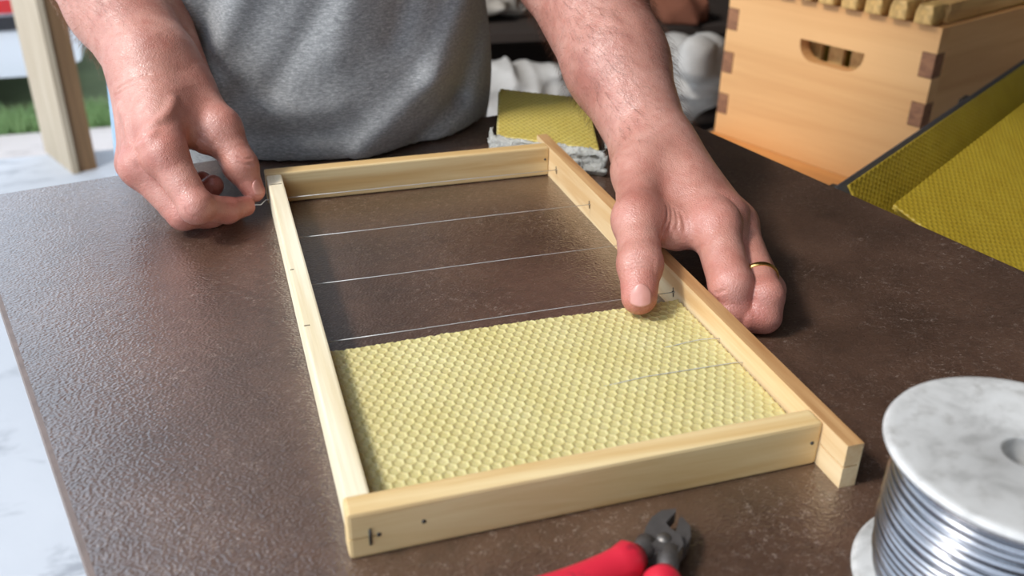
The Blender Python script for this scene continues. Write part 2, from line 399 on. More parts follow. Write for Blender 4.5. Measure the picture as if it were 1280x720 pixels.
def wax_sheet(name, w, d, step, amp, m, rot=0.0, cell=CELL, edge_jag=0.0, thick=0.0012):
    nx, ny = int(w / step), int(d / step)
    X, Y = np.meshgrid(np.linspace(0, w, nx), np.linspace(0, d, ny), indexing='ij')
    Hh = hex_height(X, Y, rot, cell) * amp
    Hh += 0.0005 * np.sin(X * 40 + 1) * np.sin(Y * 33)
    Yd = Y.copy()
    if edge_jag:
        j = np.interp(X[:, 0], np.linspace(0, w, 120), rng.normal(0, edge_jag, 120)); Yd += (Y / d) ** 8 * j[:, None]
    Vt = np.stack([X, Yd, Hh + thick], -1).reshape(-1, 3); Vb = np.stack([X, Yd, np.zeros_like(X)], -1)
    idx = np.arange(nx * ny).reshape(nx, ny)
    Q = np.stack([idx[:-1, :-1], idx[1:, :-1], idx[1:, 1:], idx[:-1, 1:]], -1).reshape(-1, 4)
    # skirt and underside
    ring = np.concatenate([idx[:, 0], idx[-1, 1:], idx[-2::-1, -1], idx[0, -2:0:-1]])
    Vr = Vt[ring].copy(); Vr[:, 2] = 0; n0 = len(Vt); n = len(ring); a = np.arange(n); b = (a + 1) % n
    S = np.stack([ring[b], ring[a], n0 + a, n0 + b], -1)
    V = np.concatenate([Vt, Vr]); corner = [n0, n0 + nx - 1, n0 + nx + ny - 2, n0 + 2 * nx + ny - 3]
    Q = np.concatenate([Q, S, np.array([corner[::-1]])])
    return np_mesh(name, V, Q, m)
ws = wax_sheet('wax_foundation', 0.1975, 0.1262, 0.00042, 0.00078, m_wax, 0.0, CELL, 0.00035)
ws.location = (TLb + 0.0006, TS + 0.0006, 0.0098); ws.rotation_euler = (0, 0, 0.0)
tag(ws, 'cream yellow embossed wax sheet lying on the wires inside the wooden frame', 'wax sheet')

# ------------------------------------------------------------------ wire spool
def spool():
    c = np.array([0.2284, -0.0856]); zt, R = 0.0675, 0.0483
    root = thing('wire_spool', (c[0], c[1], 0), 'white flanged spool wound with shiny silver wire standing on the table', 'spool')
    t = NT('scuffed_white_plastic'); v = t.coord(); a = t.noise(v, 60, 6, 0.65, 0.6); d = t.noise(v, 95, 5, 0.6)
    col = t.ramp(a, [(0.32, srgb(168, 165, 160)), (0.52, srgb(196, 193, 188)), (0.8, srgb(208, 206, 202))])
    col = t.mix(t.ramp(d, [(0.55, 0.0), (0.72, 0.6)]), col, srgb(140, 134, 126)); m = t.done(col, 0.5, t.bump(a, 0.1, 0.0005))
    def fl(z0, z1, name):
        hr = 0.0088; o = lathe(name, [(hr, z0), (R - .0035, z0), (R - .001, z0 + .0008), (R, z0 + .0022), (R, z1 - .002), (R - .0008, z1 - .0005), (R - .002, z1), (R - .004, z1 - .0002), (hr + .0012, z1 - .0002), (hr, z1 - .001), (hr, z0)], (c[0], c[1], 0), m, root, 96)
        return smooth_by_angle(o, 50)
    fl(0.0, 0.0042, 'flange'); fl(zt - 0.0042, zt, 'flange')
    lathe('core_tube', [(0.0088, .0042), (0.012, .0042), (0.012, zt - .0042), (0.0088, zt - .0042), (0.0088, .0042)], (c[0], c[1], 0), m, root, 48)
    t = NT('tinned_wire'); n = t.noise(t.coord((1, 1, 40)), 9, 3)
    mw = t.done(t.mix(n, (0.30, 0.31, 0.33), (0.60, 0.60, 0.63)), 0.24, None, 1.0)
    zz0, zz1 = 0.0052, zt - 0.0052
    for layer, (rw, rb, turns, tilt, ph) in enumerate(((0.0011, 0.0405, 26, 0.0016, 0.0), (0.0011, 0.0421, 17, 0.0030, 1.4))):
        N = turns * 64; a = np.linspace(0, turns * 2 * math.pi, N); s = np.linspace(0, 1, N)
        wob = np.interp(s, np.linspace(0, 1, 40), rng.normal(0, 0.0004, 40))
        z = zz0 + rw + (zz1 - zz0 - 2 * rw) * s + np.sin(a + ph) * tilt * np.sin(s * math.pi) + wob
        z = np.clip(z, zz0, zz1); rr = rb + np.interp(s, np.linspace(0, 1, 60), rng.normal(0, 0.00025, 60)) - 0.002 * (abs(s - 0.5) * 2) ** 3
        P = np.stack([c[0] + rr * np.cos(a), c[1] + rr * np.sin(a), z], -1)
        V, F = tube_np(P, rw, 8)
        mesh_obj('wire_winding', V, F, mw, root, smooth=True)
    lathe('wire_bulk', [(0.012, zz0 - .0008), (0.0405, zz0 - .0008), (0.0405, zz1 + .0008), (0.012, zz1 + .0008), (0.012, zz0 - .0008)], (c[0], c[1], 0), mw, root, 64)
spool()

# ------------------------------------------------------------------ side cutters
def side_cutters():
    steel = plain('blackened_steel', srgb(104, 98, 94), 0.5, 0.6, 0.2, 200, 0.2, 800)
    bright = plain('ground_steel', srgb(118, 112, 106), 0.45, 0.7, 0.1, 200)
    t = NT('red_dipped_rubber'); v = t.coord(); n = t.noise(v, 140, 4)
    red = t.done(t.mix(t.ramp(n, [(0.60, 0.0), (0.72, 0.55)]), srgb(206, 36, 56), srgb(120, 34, 44)), 0.45)
    pv = Z(829, 682, 0.007)
    root = thing('side_cutters', (pv[0], pv[1], 0), 'red handled side cutting pliers lying open on the table beside the frame', 'pliers')
    tip = Z(846, 650, 0.007); ax = (tip - pv)[:2]; ang = math.atan2(ax[1], ax[0])
    T = Matrix.Translation((pv[0], pv[1], 0.0)) @ Matrix.Rotation(ang, 4, 'Z')
    def half(sgn, z0, z1, name):
        jaw = [(-0.004, -0.0075), (0.003, -0.0085), (0.009, -0.0083), (0.0145, -0.0062), (0.0178, -0.0020), (0.0182, -0.0012), (0.0165, -0.0008), (0.0085, -0.0022), (0.0060, 0.0005), (0.0050, 0.0050), (0.0, 0.0080), (-0.0045, 0.0075), (-0.0075, 0.0020)]
        bm = bmesh.new(); prism(bm, [(x, y * sgn) for x, y in (jaw if sgn > 0 else jaw[::-1])], z0, z1, T); o = bm_obj(name, bm, steel, root, bevel=0.0009)
        return o
    rotA = Matrix.Rotation(0.10, 4, 'Z')
    half(-1, 0.0055, 0.0112, 'jaw'); half(1, 0.0026, 0.0083, 'jaw')
    tube('pivot_pin', [T @ Vector((0, 0, 0.002)), T @ Vector((0, 0, 0.0115))], 0.0028, bright, root, 20)
    for dst, nm in ((Z(690, 722, 0.008), 0), (Z(838, 790, 0.008), 1)):
        p0 = np.array(T @ Vector((-0.003, 0.0055 if nm == 0 else -0.004, 0.007)))
        g0 = Z(800, 694, 0.008) if nm == 0 else Z(832, 716, 0.008)
        d = dst - g0; d /= np.linalg.norm(d); L = 0.088
        tube('shank', [p0, (p0 + g0) / 2 + np.array([0, 0, .0003]), g0 + d * 0.006], [0.0052, 0.0044, 0.0040], steel, root, 12)
        side = np.array([-d[1], d[0], 0]) * (1 if nm == 0 else -1)
        s = np.linspace(0, 1, 18)
        path = [g0 + d * L * q + side * (0.006 * math.sin(q * math.pi)) for q in s]
        rad = 0.0068 - 0.0012 * s + 0.0014 * np.exp(-((s - 0.05) / 0.05) ** 2); rad[0] = 0.0048; rad[-1] = 0.003; rad[-2] = 0.0046
        g = tube('grip', path, rad, red, root, 16)
side_cutters()

# ------------------------------------------------------------------ low bench with the hive box
BZ = -0.262
HBL, HBR = np.array([0.7434, 1.0352]), np.array([0.8682, 0.7176])      # front lower corners of the box
HA = (HBR - HBL) / np.linalg.norm(HBR - HBL); HN = np.array([-HA[1], HA[0]])  # HN points into the box (away)
if HN @ np.array([1, 0.4]) < 0: HN = -HN
def frame_M(o, a, n, z): return Matrix(((a[0], n[0], 0, o[0]), (a[1], n[1], 0, o[1]), (0, 0, 1, z), (0, 0, 0, 1)))
def bench():
    m = wood('bench_planks', srgb(96, 74, 54), srgb(66, 50, 38), 0, 0.5, 0.8)
    ml = plain('bench_legs', srgb(52, 42, 34), 0.8)
    root = thing('low_bench', (0.9, 0.9, FZ), 'low dark plank bench behind the table carrying the hive box', 'bench')
    T = frame_M(HBL - HA * 0.10 - HN * 0.14, HA, HN, 0)
    for i in range(6):
        box('plank', (0, i * 0.125, BZ - 0.05), (0.46, i * 0.125 + 0.12, BZ - 0.022), m, root, 0.003, T)
    for x in (0.03, 0.37):
        for y in (0.03, 0.66): box('leg', (x, y, FZ), (x + 0.06, y + 0.06, BZ - 0.0505), ml, root, 0.003, T)
bench()
def hive_box():
    PRE = -math.atan2(HA[1], HA[0]); wf = wood('honey_board', srgb(226, 172, 112), srgb(208, 150, 90), 0, 0.3, 0.5, pre=PRE); ws_ = wood('honey_board_side', srgb(226, 172, 112), srgb(208, 150, 90), 1, 0.5, 0.55, pre=PRE)
    weg = wood('end_grain', srgb(160, 108, 72), srgb(120, 78, 52), 1, 2.0, 0.7); wb = wood('bottom_board', srgb(224, 160, 92), srgb(200, 134, 70), 0, 0.5, 0.5, pre=PRE)
    Wd, Hh, Dp, t = float(np.linalg.norm(HBR - HBL)), 0.232, 0.46, 0.022
    z0 = -0.238
    T = frame_M(HBL, HA, HN, z0)
    root = thing('hive_box', (*(HBL + HBR) / 2, BZ - 0.022), 'honey coloured wooden hive box with finger joints and a hand slot', 'hive box')
    # front board with finger joint teeth and an open hand slot
    nf = 7; hs = Hh / nf; tooth = 0.020
    out = [(tooth if 0 % 2 else 0, 0)]
    L, Rr = [], []
    for i in range(nf):
        x = 0.0 if i % 2 == 0 else tooth
        L += [(x, i * hs), (x, (i + 1) * hs)]; Rr += [(Wd - x, i * hs), (Wd - x, (i + 1) * hs)]
    outer = L[::-1] + Rr
    slot = []
    sx0, sx1, sz1, sz0, r = 0.135, 0.240, 0.178, 0.148, 0.026
    slot += [(sx0, sz1), ]
    for a in np.linspace(math.pi, 1.5 * math.pi, 7): slot.append((sx0 + r + r * math.cos(a), sz0 + r + r * math.sin(a)))
    for a in np.linspace(1.5 * math.pi, 2 * math.pi, 7): slot.append((sx1 - r + r * math.cos(a), sz0 + r + r * math.sin(a)))
    slot.append((sx1, sz1))
    bm = bmesh.new()
    def loop(pts):
        v = [bm.verts.new((p[0], 0, p[1])) for p in pts]; return [bm.edges.new((v[i], v[(i + 1) % len(v)])) for i in range(len(v))]
    seen = []
    for p in outer:
        if not seen or (abs(seen[-1][0] - p[0]) + abs(seen[-1][1] - p[1])) > 1e-6: seen.append(p)
    es = loop(seen) + loop(slot)
    bmesh.ops.triangle_fill(bm, use_beauty=True, use_dissolve=False, edges=es)
    ex = bmesh.ops.extrude_face_region(bm, geom=bm.faces[:])
    for v in [g for g in ex['geom'] if isinstance(g, bmesh.types.BMVert)]: v.co.y += t
    for v in bm.verts: v.co = T @ v.co
    bm_obj('front_board', bm, wf, root)
    box('back_board', (0, Dp - t, 0), (Wd, Dp, Hh), ws_, root, 0.001, T)
    for s, x in ((0, 0), (1, Wd - t)):
        sb = box('side_board', (x, t, 0), (x + t, Dp - t, Hh), ws_, root, 0.0, T)
        for i in range(1, nf, 2):
            x0 = 0.0 if s == 0 else Wd - tooth
            box('joint_finger', (x0 + .0003, -0.0006 if i != 3 else -0.001, i * hs + .0006), (x0 + tooth - .0003, t, (i + 1) * hs - .0006), weg, sb, 0.0008, T)
    box('bottom_board', (-0.004, -0.075, -0.0455), (Wd + 0.01, Dp, -0.0005), wb, root, 0.002, T)
    # frames hanging inside, lugs on the front board
    proto = None; mw = wood('old_frame_wood', srgb(228, 186, 118), srgb(196, 146, 84), 1, 1.0, 0.6, dirt=0.5); mp = plain('propolis_crusted_wood', srgb(216, 170, 100), 0.6, 0, 0.35, 120, 0.6, 200)
    n = 9; mdk = mw
    ORD = ['first', 'second', 'third', 'fourth', 'fifth', 'sixth', 'seventh', 'eighth', 'ninth']
    for i in range(n):
        x = 0.030 + (Wd - 0.052) * i / (n - 1)
        if proto is None:
            fr = thing('comb_frame', (0, 0, 0), 'used wooden frame', 'frame', 'frames hanging in the hive box')
            def jb(lo, hi, j):
                bm = bmesh.new(); bm_box(bm, lo, hi); bmesh.ops.subdivide_edges(bm, edges=bm.edges[:], cuts=2, use_grid_fill=True)
                for v in bm.verts: v.co += Vector(rng.normal(0, j, 3))
                return bm
            parts = [bm_obj('top_bar', jb((-0.0125, 0.024, 0.002), (0.0125, Dp - 0.024, 0.026), 0.0006), mw, fr, bevel=0.001), bm_obj('lug', jb((-0.0115, -0.012, 0.0025), (0.0115, 0.0235, 0.027), 0.0014), mp, fr, True, bevel=0.002),
                     bm_obj('lug', jb((-0.0115, Dp - 0.0235, 0.0025), (0.0115, Dp + 0.004, 0.025), 0.001), mw, fr), box('side_bar', (-0.012, t + 0.012, -0.205), (0.012, t + 0.022, 0.0015), mdk, fr), box('side_bar', (-0.012, Dp - t - 0.022, -0.205), (0.012, Dp - t - 0.012, 0.0015), mdk, fr),
                     box('bottom_bar', (-0.010, t + 0.012, -0.216), (0.010, Dp - t - 0.012, -0.2055), mdk, fr), box('comb', (-0.009, t + 0.0225, -0.205), (0.009, Dp - t - 0.0225, 0.0015), m_wax_old, fr)]
            proto = (fr, parts)
        else:
            fr = proto[0].copy(); COL.objects.link(fr)
            for p_ in proto[1]:
                c = p_.copy(); COL.objects.link(c); c.parent = fr; c.matrix_parent_inverse = Matrix.Identity(4)
        fr['label'] = 'used wooden frame in the hive box, %s one counted from its dark side board' % ORD[n - 1 - i]
        p0 = T @ Vector((x, 0, Hh)); fr.location = p0
        fr.rotation_euler = (0, 0, math.atan2(HA[1], HA[0]) + rng.normal(0, 0.01))
hive_box()

# ------------------------------------------------------------------ rack of golden wax sheets right of the table
def sheet_rack():
    dk = plain('grey_board', srgb(92, 88, 88), 0.6); dark = plain('rack_dark_wood', srgb(70, 56, 42), 0.8)
    a0, a1 = Z(1050, 236, -0.03), Z(1280, 79, -0.03)
    d = (a1 - a0)[:2]; d /= np.linalg.norm(d); n = np.array([d[1], -d[0]])          # n: towards the viewer's right
    root = thing('sheet_rack', (*(a0[:2] + d * 0.25 + n * 0.05), BZ - 0.022), 'grey backed slanting rack holding golden wax sheets beside the table', 'rack')
    tb = math.radians(55)
    e = np.array([n[0] * math.cos(tb), n[1] * math.cos(tb), -math.sin(tb)]); dd = np.array([d[0], d[1], 0]); up = np.cross(dd, e); up = up if up[2] > 0 else -up
    def TM(o, e_, u_): return Matrix(((dd[0], e_[0], u_[0], o[0]), (dd[1], e_[1], u_[1], o[1]), (dd[2], e_[2], u_[2], o[2]), (0, 0, 0, 1)))
    L = 0.66
    back = box('back_panel', (-0.005, -0.002, -0.0045), (L, 0.22, -0.0005), dk, root, 0.001, TM(a0, e, up))
    c0 = Z(1120, 257, -0.03); t2 = math.radians(24)
    e2 = np.array([n[0] * math.cos(t2), n[1] * math.cos(t2), -math.sin(t2)]); up2 = np.cross(dd, e2); up2 = up2 if up2[2] > 0 else -up2
    o2 = c0 - up2 * 0.012
    box('sheet_shelf', (-0.03, 0.02, -0.012), (0.60, 0.23, -0.0005), dark, root, 0.001, TM(o2, e2, up2))
    for x in (0.05, 0.42):
        p = a0[:2] + d * x + n * 0.135; q = a0[:2] + d * x + n * 0.165
        bm = bmesh.new(); prism(bm, [p - d * .012, p + d * .012, q + d * .012, q - d * .012], BZ - 0.27, -0.12); bm_obj('prop', bm, dark, root)
        p = a0[:2] + d * x - n * 0.02; bm = bmesh.new(); prism(bm, [p - d * .012 - n * .01, p + d * .012 - n * .01, p + d * .012 + n * .008, p - d * .012 + n * .008], BZ - 0.27, -0.052); bm_obj('prop', bm, dark, root)
    box('rack_base', (-0.02, -0.06, BZ - 0.29), (0.50, 0.24, BZ - 0.27), dark, root, 0.001, Matrix(((d[0], n[0], 0, a0[0]), (d[1], n[1], 0, a0[1]), (0, 0, 1, 0), (0, 0, 0, 1))))
    for x in (0.0, 0.45):
        for y in (-0.05, 0.2):
            p = a0[:2] + d * x + n * y; bm = bmesh.new(); prism(bm, [p, p + d * .03, p + d * .03 + n * .03, p + n * .03], FZ, BZ - 0.2905); bm_obj('leg', bm, dark, root)
    # sheets
    base = wax_sheet('golden_wax_sheet', 0.62, 0.195, 0.0009, 0.0010, m_wax_old, math.pi / 2, 0.0058, 0.0, 0.0012)
    tag(base, 'golden wax sheet leaning steeply against the grey back panel of the rack', 'wax sheet')
    base.matrix_world = TM(a0 + dd * 0.012 + e * 0.001 + up * 0.0008, e, up)
    for k in range(4):
        s = base.copy(); COL.objects.link(s)
        s['label'] = 'golden wax sheet on the rack shelf, ' + ('bottom one', 'second from the bottom', 'second from the top', 'top one')[k] + ' of its stack'
        s['group'] = 'stack of sheets on the rack shelf'
        s.matrix_world = TM(o2 + up2 * (0.0005 + 0.0030 * k) + dd * (0.004 * (3 - k) + 0.001) - e2 * 0.002 * (k % 2), e2, up2)
sheet_rack()

# ------------------------------------------------------------------ plastic wrapped wax pieces at the far table edge
def wax_bundle():
    fl, frt, bl = Z(622, 166, 0.021), Z(748, 183, 0.021), Z(624, 108, 0.021)
    x = (frt - fl); x[2] = 0; w = np.linalg.norm(x); x /= w; y = bl - fl; y[2] = 0; dep = np.linalg.norm(y); y /= dep
    T = Matrix(((x[0], y[0], 0, fl[0]), (x[1], y[1], 0, fl[1]), (0, 0, 1, 0.0), (0, 0, 0, 1)))
    t = NT('crinkled_plastic'); v = t.coord(); n1 = t.noise(v, 130, 4, 0.6, 1.0)
    t.done(srgb(214, 212, 204), 0.22, t.bump(n1, 0.9, 0.004)); t.b.inputs['Transmission Weight'].default_value = 0.35; t.b.inputs['IOR'].default_value = 1.15
    RT = Matrix(((x[0], -x[1], 0, fl[0]), (x[1], x[0], 0, fl[1]), (0, 0, 1, 0.0), (0, 0, 0, 1)))
    n = 7
    for k in range(n):
        s = wax_sheet('wax_piece', w, dep, 0.0011, 0.001, m_wax_mid if k == n - 1 else m_wax, 0.0, CELL, 0.0004) if k in (0, n - 1) else bpy.data.objects.new('wax_piece', prev.data)
        if k in (0, n - 1): prev = s; s.data.transform(RT.inverted() @ T)      # the pieces are cut askew
        else: COL.objects.link(s)
        tag(s, 'yellow wax sheet, top one of the small stack at the far table edge' if k == n - 1 else 'pale wax sheet in the small plastic wrapped stack, %s from the top' % ['seventh', 'sixth', 'fifth', 'fourth', 'third', 'second'][k], 'wax sheet', 'sheets of the plastic wrapped stack')
        s.matrix_world = RT @ Matrix.Translation((rng.uniform(-.0008, .0008), rng.uniform(-.0008, .0008), 0.0012 + 0.0027 * k))
    # open plastic bag: wrapped round the front and sides, rumpled
    V, F = [], []; nu, nv = 90, 16
    pth = [(-0.005, dep * 0.10), (-0.005, 0.004), (-0.004, -0.006), (w * 0.35, -0.008), (w + 0.004, -0.007), (w + 0.007, 0.004), (w + 0.007, dep * 0.7)]
    pth = np.array(pth); sl = np.r_[0, np.cumsum(np.linalg.norm(np.diff(pth, axis=0), axis=1))]; ss = np.linspace(0, sl[-1], nu)
    px_, py_ = np.interp(ss, sl, pth[:, 0]), np.interp(ss, sl, pth[:, 1]); cx, cy = w / 2, dep / 2
    prof = [(0.0, 0.0006), (-0.002, 0.003), (-0.003, 0.006), (-0.002, 0.009), (-0.0015, 0.012), (-0.001, 0.015), (0.0005, 0.018), (0.002, 0.0195)]
    pr_ = np.array(prof); tt = np.linspace(0, len(prof) - 1, nv)
    noise = rng.normal(0, 1, (nu, nv)); 
    for _ in range(2): noise = (noise + np.roll(noise, 1, 0) + np.roll(noise, -1, 0) + np.roll(noise, 1, 1)) / 2.6
    for i in range(nu):
        for j in range(nv):
            inn, zz = np.interp(tt[j], range(len(prof)), pr_[:, 0]), np.interp(tt[j], range(len(prof)), pr_[:, 1])
            dx, dy = cx - px_[i], cy - py_[i]; l = math.hypot(dx, dy); wv = noise[i, j] * 0.0012 * min(1, j)
            fade = 1 + 0.45 * math.sin(i * 0.21) * (j > 9)
            V.append(T @ Vector((px_[i] + dx / l * (inn * fade - wv - 0.001), py_[i] + dy / l * (inn * fade - wv - 0.001), max(0.0005, zz + (wv * 0.6 if j < 10 else abs(wv) * 1.2)))))
    for i in range(nu - 1):
        for j in range(nv - 1): F.append((i * nv + j, (i + 1) * nv + j, (i + 1) * nv + j + 1, i * nv + j + 1))
    o = mesh_obj('plastic_bag', V, F, t.m, None, smooth=True); tag(o, 'crinkled clear plastic bag round the small stack of wax sheets', 'plastic bag')
    sd = o.modifiers.new('thickness', 'SOLIDIFY'); sd.thickness = 0.0004; sd.offset = 1
wax_bundle()

# ------------------------------------------------------------------ implicit surface tools for body, cloth bundles
def smin(a, b, k):
    h = np.maximum(k - np.abs(a - b), 0) / k; return np.minimum(a, b) - h * h * k * 0.25
def smax(a, b, k): return -smin(-a, -b, k)
def cone(P, a, b, ra, rb, flat=None):
    ba = b - a; h = np.clip(((P - a) @ ba) / (ba @ ba), 0, 1); q = P - a - h[:, None] * ba
    if flat is not None:
        n, fac = flat; q = q + (q @ n)[:, None] * n * (fac - 1)
    return np.sqrt((q * q).sum(1)) - (ra + (rb - ra) * h)
def ball(P, c, r): return np.sqrt(((P - c) ** 2).sum(1)) - r
def surface(f, lo, hi, h, B=8, refine=2):
    lo = np.asarray(lo, float); n = np.ceil((np.asarray(hi) - lo) / h / B).astype(int)
    dims = n * B + 1
    bc = np.stack(np.meshgrid(*[np.arange(k) for k in n], indexing='ij'), -1).reshape(-1, 3)
    cen = lo + (bc + 0.5) * B * h
    fv = f(cen); act = np.abs(fv) < B * h * 0.95
    vol = np.where(np.repeat(np.repeat(np.repeat((fv < 0).reshape(n), B, 0), B, 1), B, 2), -1.0, 1.0).astype(np.float32)
    vol = np.pad(vol, ((0, 1),) * 3, mode='edge')
    off = np.stack(np.meshgrid(*[np.arange(B + 1)] * 3, indexing='ij'), -1).reshape(-1, 3)
    A = bc[act]
    for s in range(0, len(A), 600):
        I = (A[s:s + 600, None, :] * B + off[None]).reshape(-1, 3); val = f(lo + I * h)
        vol[I[:, 0], I[:, 1], I[:, 2]] = val
    ins = vol < 0
    c = np.zeros(np.array(vol.shape) - 1, np.int8)
    for dx in (0, 1):
        for dy in (0, 1):
            for dz in (0, 1): c += ins[dx:dx + c.shape[0], dy:dy + c.shape[1], dz:dz + c.shape[2]]
    cells = np.argwhere((c > 0) & (c < 8)); ids = -np.ones(c.shape, np.int64); ids[tuple(cells.T)] = np.arange(len(cells))
    acc = np.zeros((len(cells), 3)); cnt = np.zeros(len(cells))
    cor = [(dx, dy, dz) for dx in (0, 1) for dy in (0, 1) for dz in (0, 1)]
    for i in range(8):
        for j in range(i + 1, 8):
            a, b = np.array(cor[i]), np.array(cor[j])
            if abs(a - b).sum() != 1: continue
            va, vb = vol[tuple((cells + a).T)], vol[tuple((cells + b).T)]
            m = (va < 0) != (vb < 0); t = (va / np.where(m, va - vb, 1))
            p = a + (b - a) * t[:, None]; acc[m] += p[m]; cnt[m] += 1
    V = lo + (cells + acc / cnt[:, None]) * h
    Q = []
    for ax in range(3):
        sl0 = [slice(None)] * 3; sl1 = [slice(None)] * 3; sl0[ax] = slice(0, -1); sl1[ax] = slice(1, None)
        a, b = ins[tuple(sl0)], ins[tuple(sl1)]; E = np.argwhere(a != b); u, v = (ax + 1) % 3, (ax + 2) % 3
        E = E[(E[:, u] > 0) & (E[:, v] > 0) & (E[:, u] < c.shape[u]) & (E[:, v] < c.shape[v])]
        inside = a[tuple(E.T)]
        def g(du, dv):
            X = E.copy(); X[:, u] += du; X[:, v] += dv; return ids[tuple(X.T)]
        q = np.stack([g(-1, -1), g(0, -1), g(0, 0), g(-1, 0)], -1); q[~inside] = q[~inside][:, ::-1]; Q.append(q)
    Q = np.concatenate(Q); Q = Q[(Q >= 0).all(1)]
    for _ in range(refine):
        e = h * 0.4; d0 = f(V); G = np.stack([f(V + np.eye(3)[k] * e) - f(V - np.eye(3)[k] * e) for k in range(3)], -1) / (2 * e)
        g2 = (G * G).sum(1); st = np.clip(d0 / np.maximum(g2, 0.2), -h, h)
        V = V - G * st[:, None] * 0.9
    return V, Q

# ------------------------------------------------------------------ the person
class Arm: pass
def mm(x): return x / 1000.0
def hand_field(J, spec):
    """J: joint -> point; spec: palm bones, finger chains, bumps, creases. returns f(P)"""
    boxes = []
    for ch in spec['fingers']:
        K = np.array([J[b[0]] for b in ch['bones']] + [J[ch['bones'][-1][1]]]); boxes.append((K.min(0) - 0.032, K.max(0) + 0.032))
    def feat(lst):
        if not lst: return None
        K = np.array([q for a, b, *_ in lst for q in (a, b)]); return K.min(0) - 0.030, K.max(0) + 0.030
    fcut = [q for q in spec.get('add', []) if q[2] < 3]; fbig = [q for q in spec.get('add', []) if q[2] >= 3]
    cutl = list(spec.get('cut', [])); bc, bv = feat(cutl), feat(fcut)
    def sub(P, bx): return np.where(((P > bx[0]) & (P < bx[1])).all(1))[0]
    def f(P):
        palm = None
        for a, b, ra, rb, fl in spec['palm']:
            d = cone(P, J[a], J[b], mm(ra), mm(rb), fl); palm = d if palm is None else smin(palm, d, mm(spec['kp']))
        res = palm.copy()
        for ch, bx in zip(spec['fingers'], boxes):
            ix = sub(P, bx)
            if not len(ix): continue
            p = P[ix]; d = None
            for a, b, ra, rb in ch['bones']:
                c = cone(p, J[a], J[b], mm(ra), mm(rb)); d = c if d is None else smin(d, c, mm(ch.get('kb', 4)))
            d = smin(palm[ix], d, mm(ch.get('k', 9))); res[ix] = np.minimum(res[ix], d)
        res = res - 0.0006
        for a, b, ra, rb, k in fbig: res = smin(res, cone(P, a, b, mm(ra), mm(rb)), mm(k))
        if fcut:
            ix = sub(P, bv); p = P[ix]; r = res[ix]
            dv = None
            for a, b, ra, rb, k in fcut: q_ = cone(p, a, b, mm(ra), mm(rb)); dv = q_ if dv is None else np.minimum(dv, q_)
            r = smin(r, dv, mm(fcut[0][4]))
            res[ix] = r
        if cutl:
            ix = sub(P, bc); p = P[ix]; r = res[ix]
            dv = None
            for a, b, ra, rb, k in cutl: q_ = cone(p, a, b, mm(ra), mm(rb)); dv = q_ if dv is None else np.minimum(dv, q_)
            r = smax(r, -dv, mm(cutl[0][4]))
            res[ix] = r
        return res
    return f
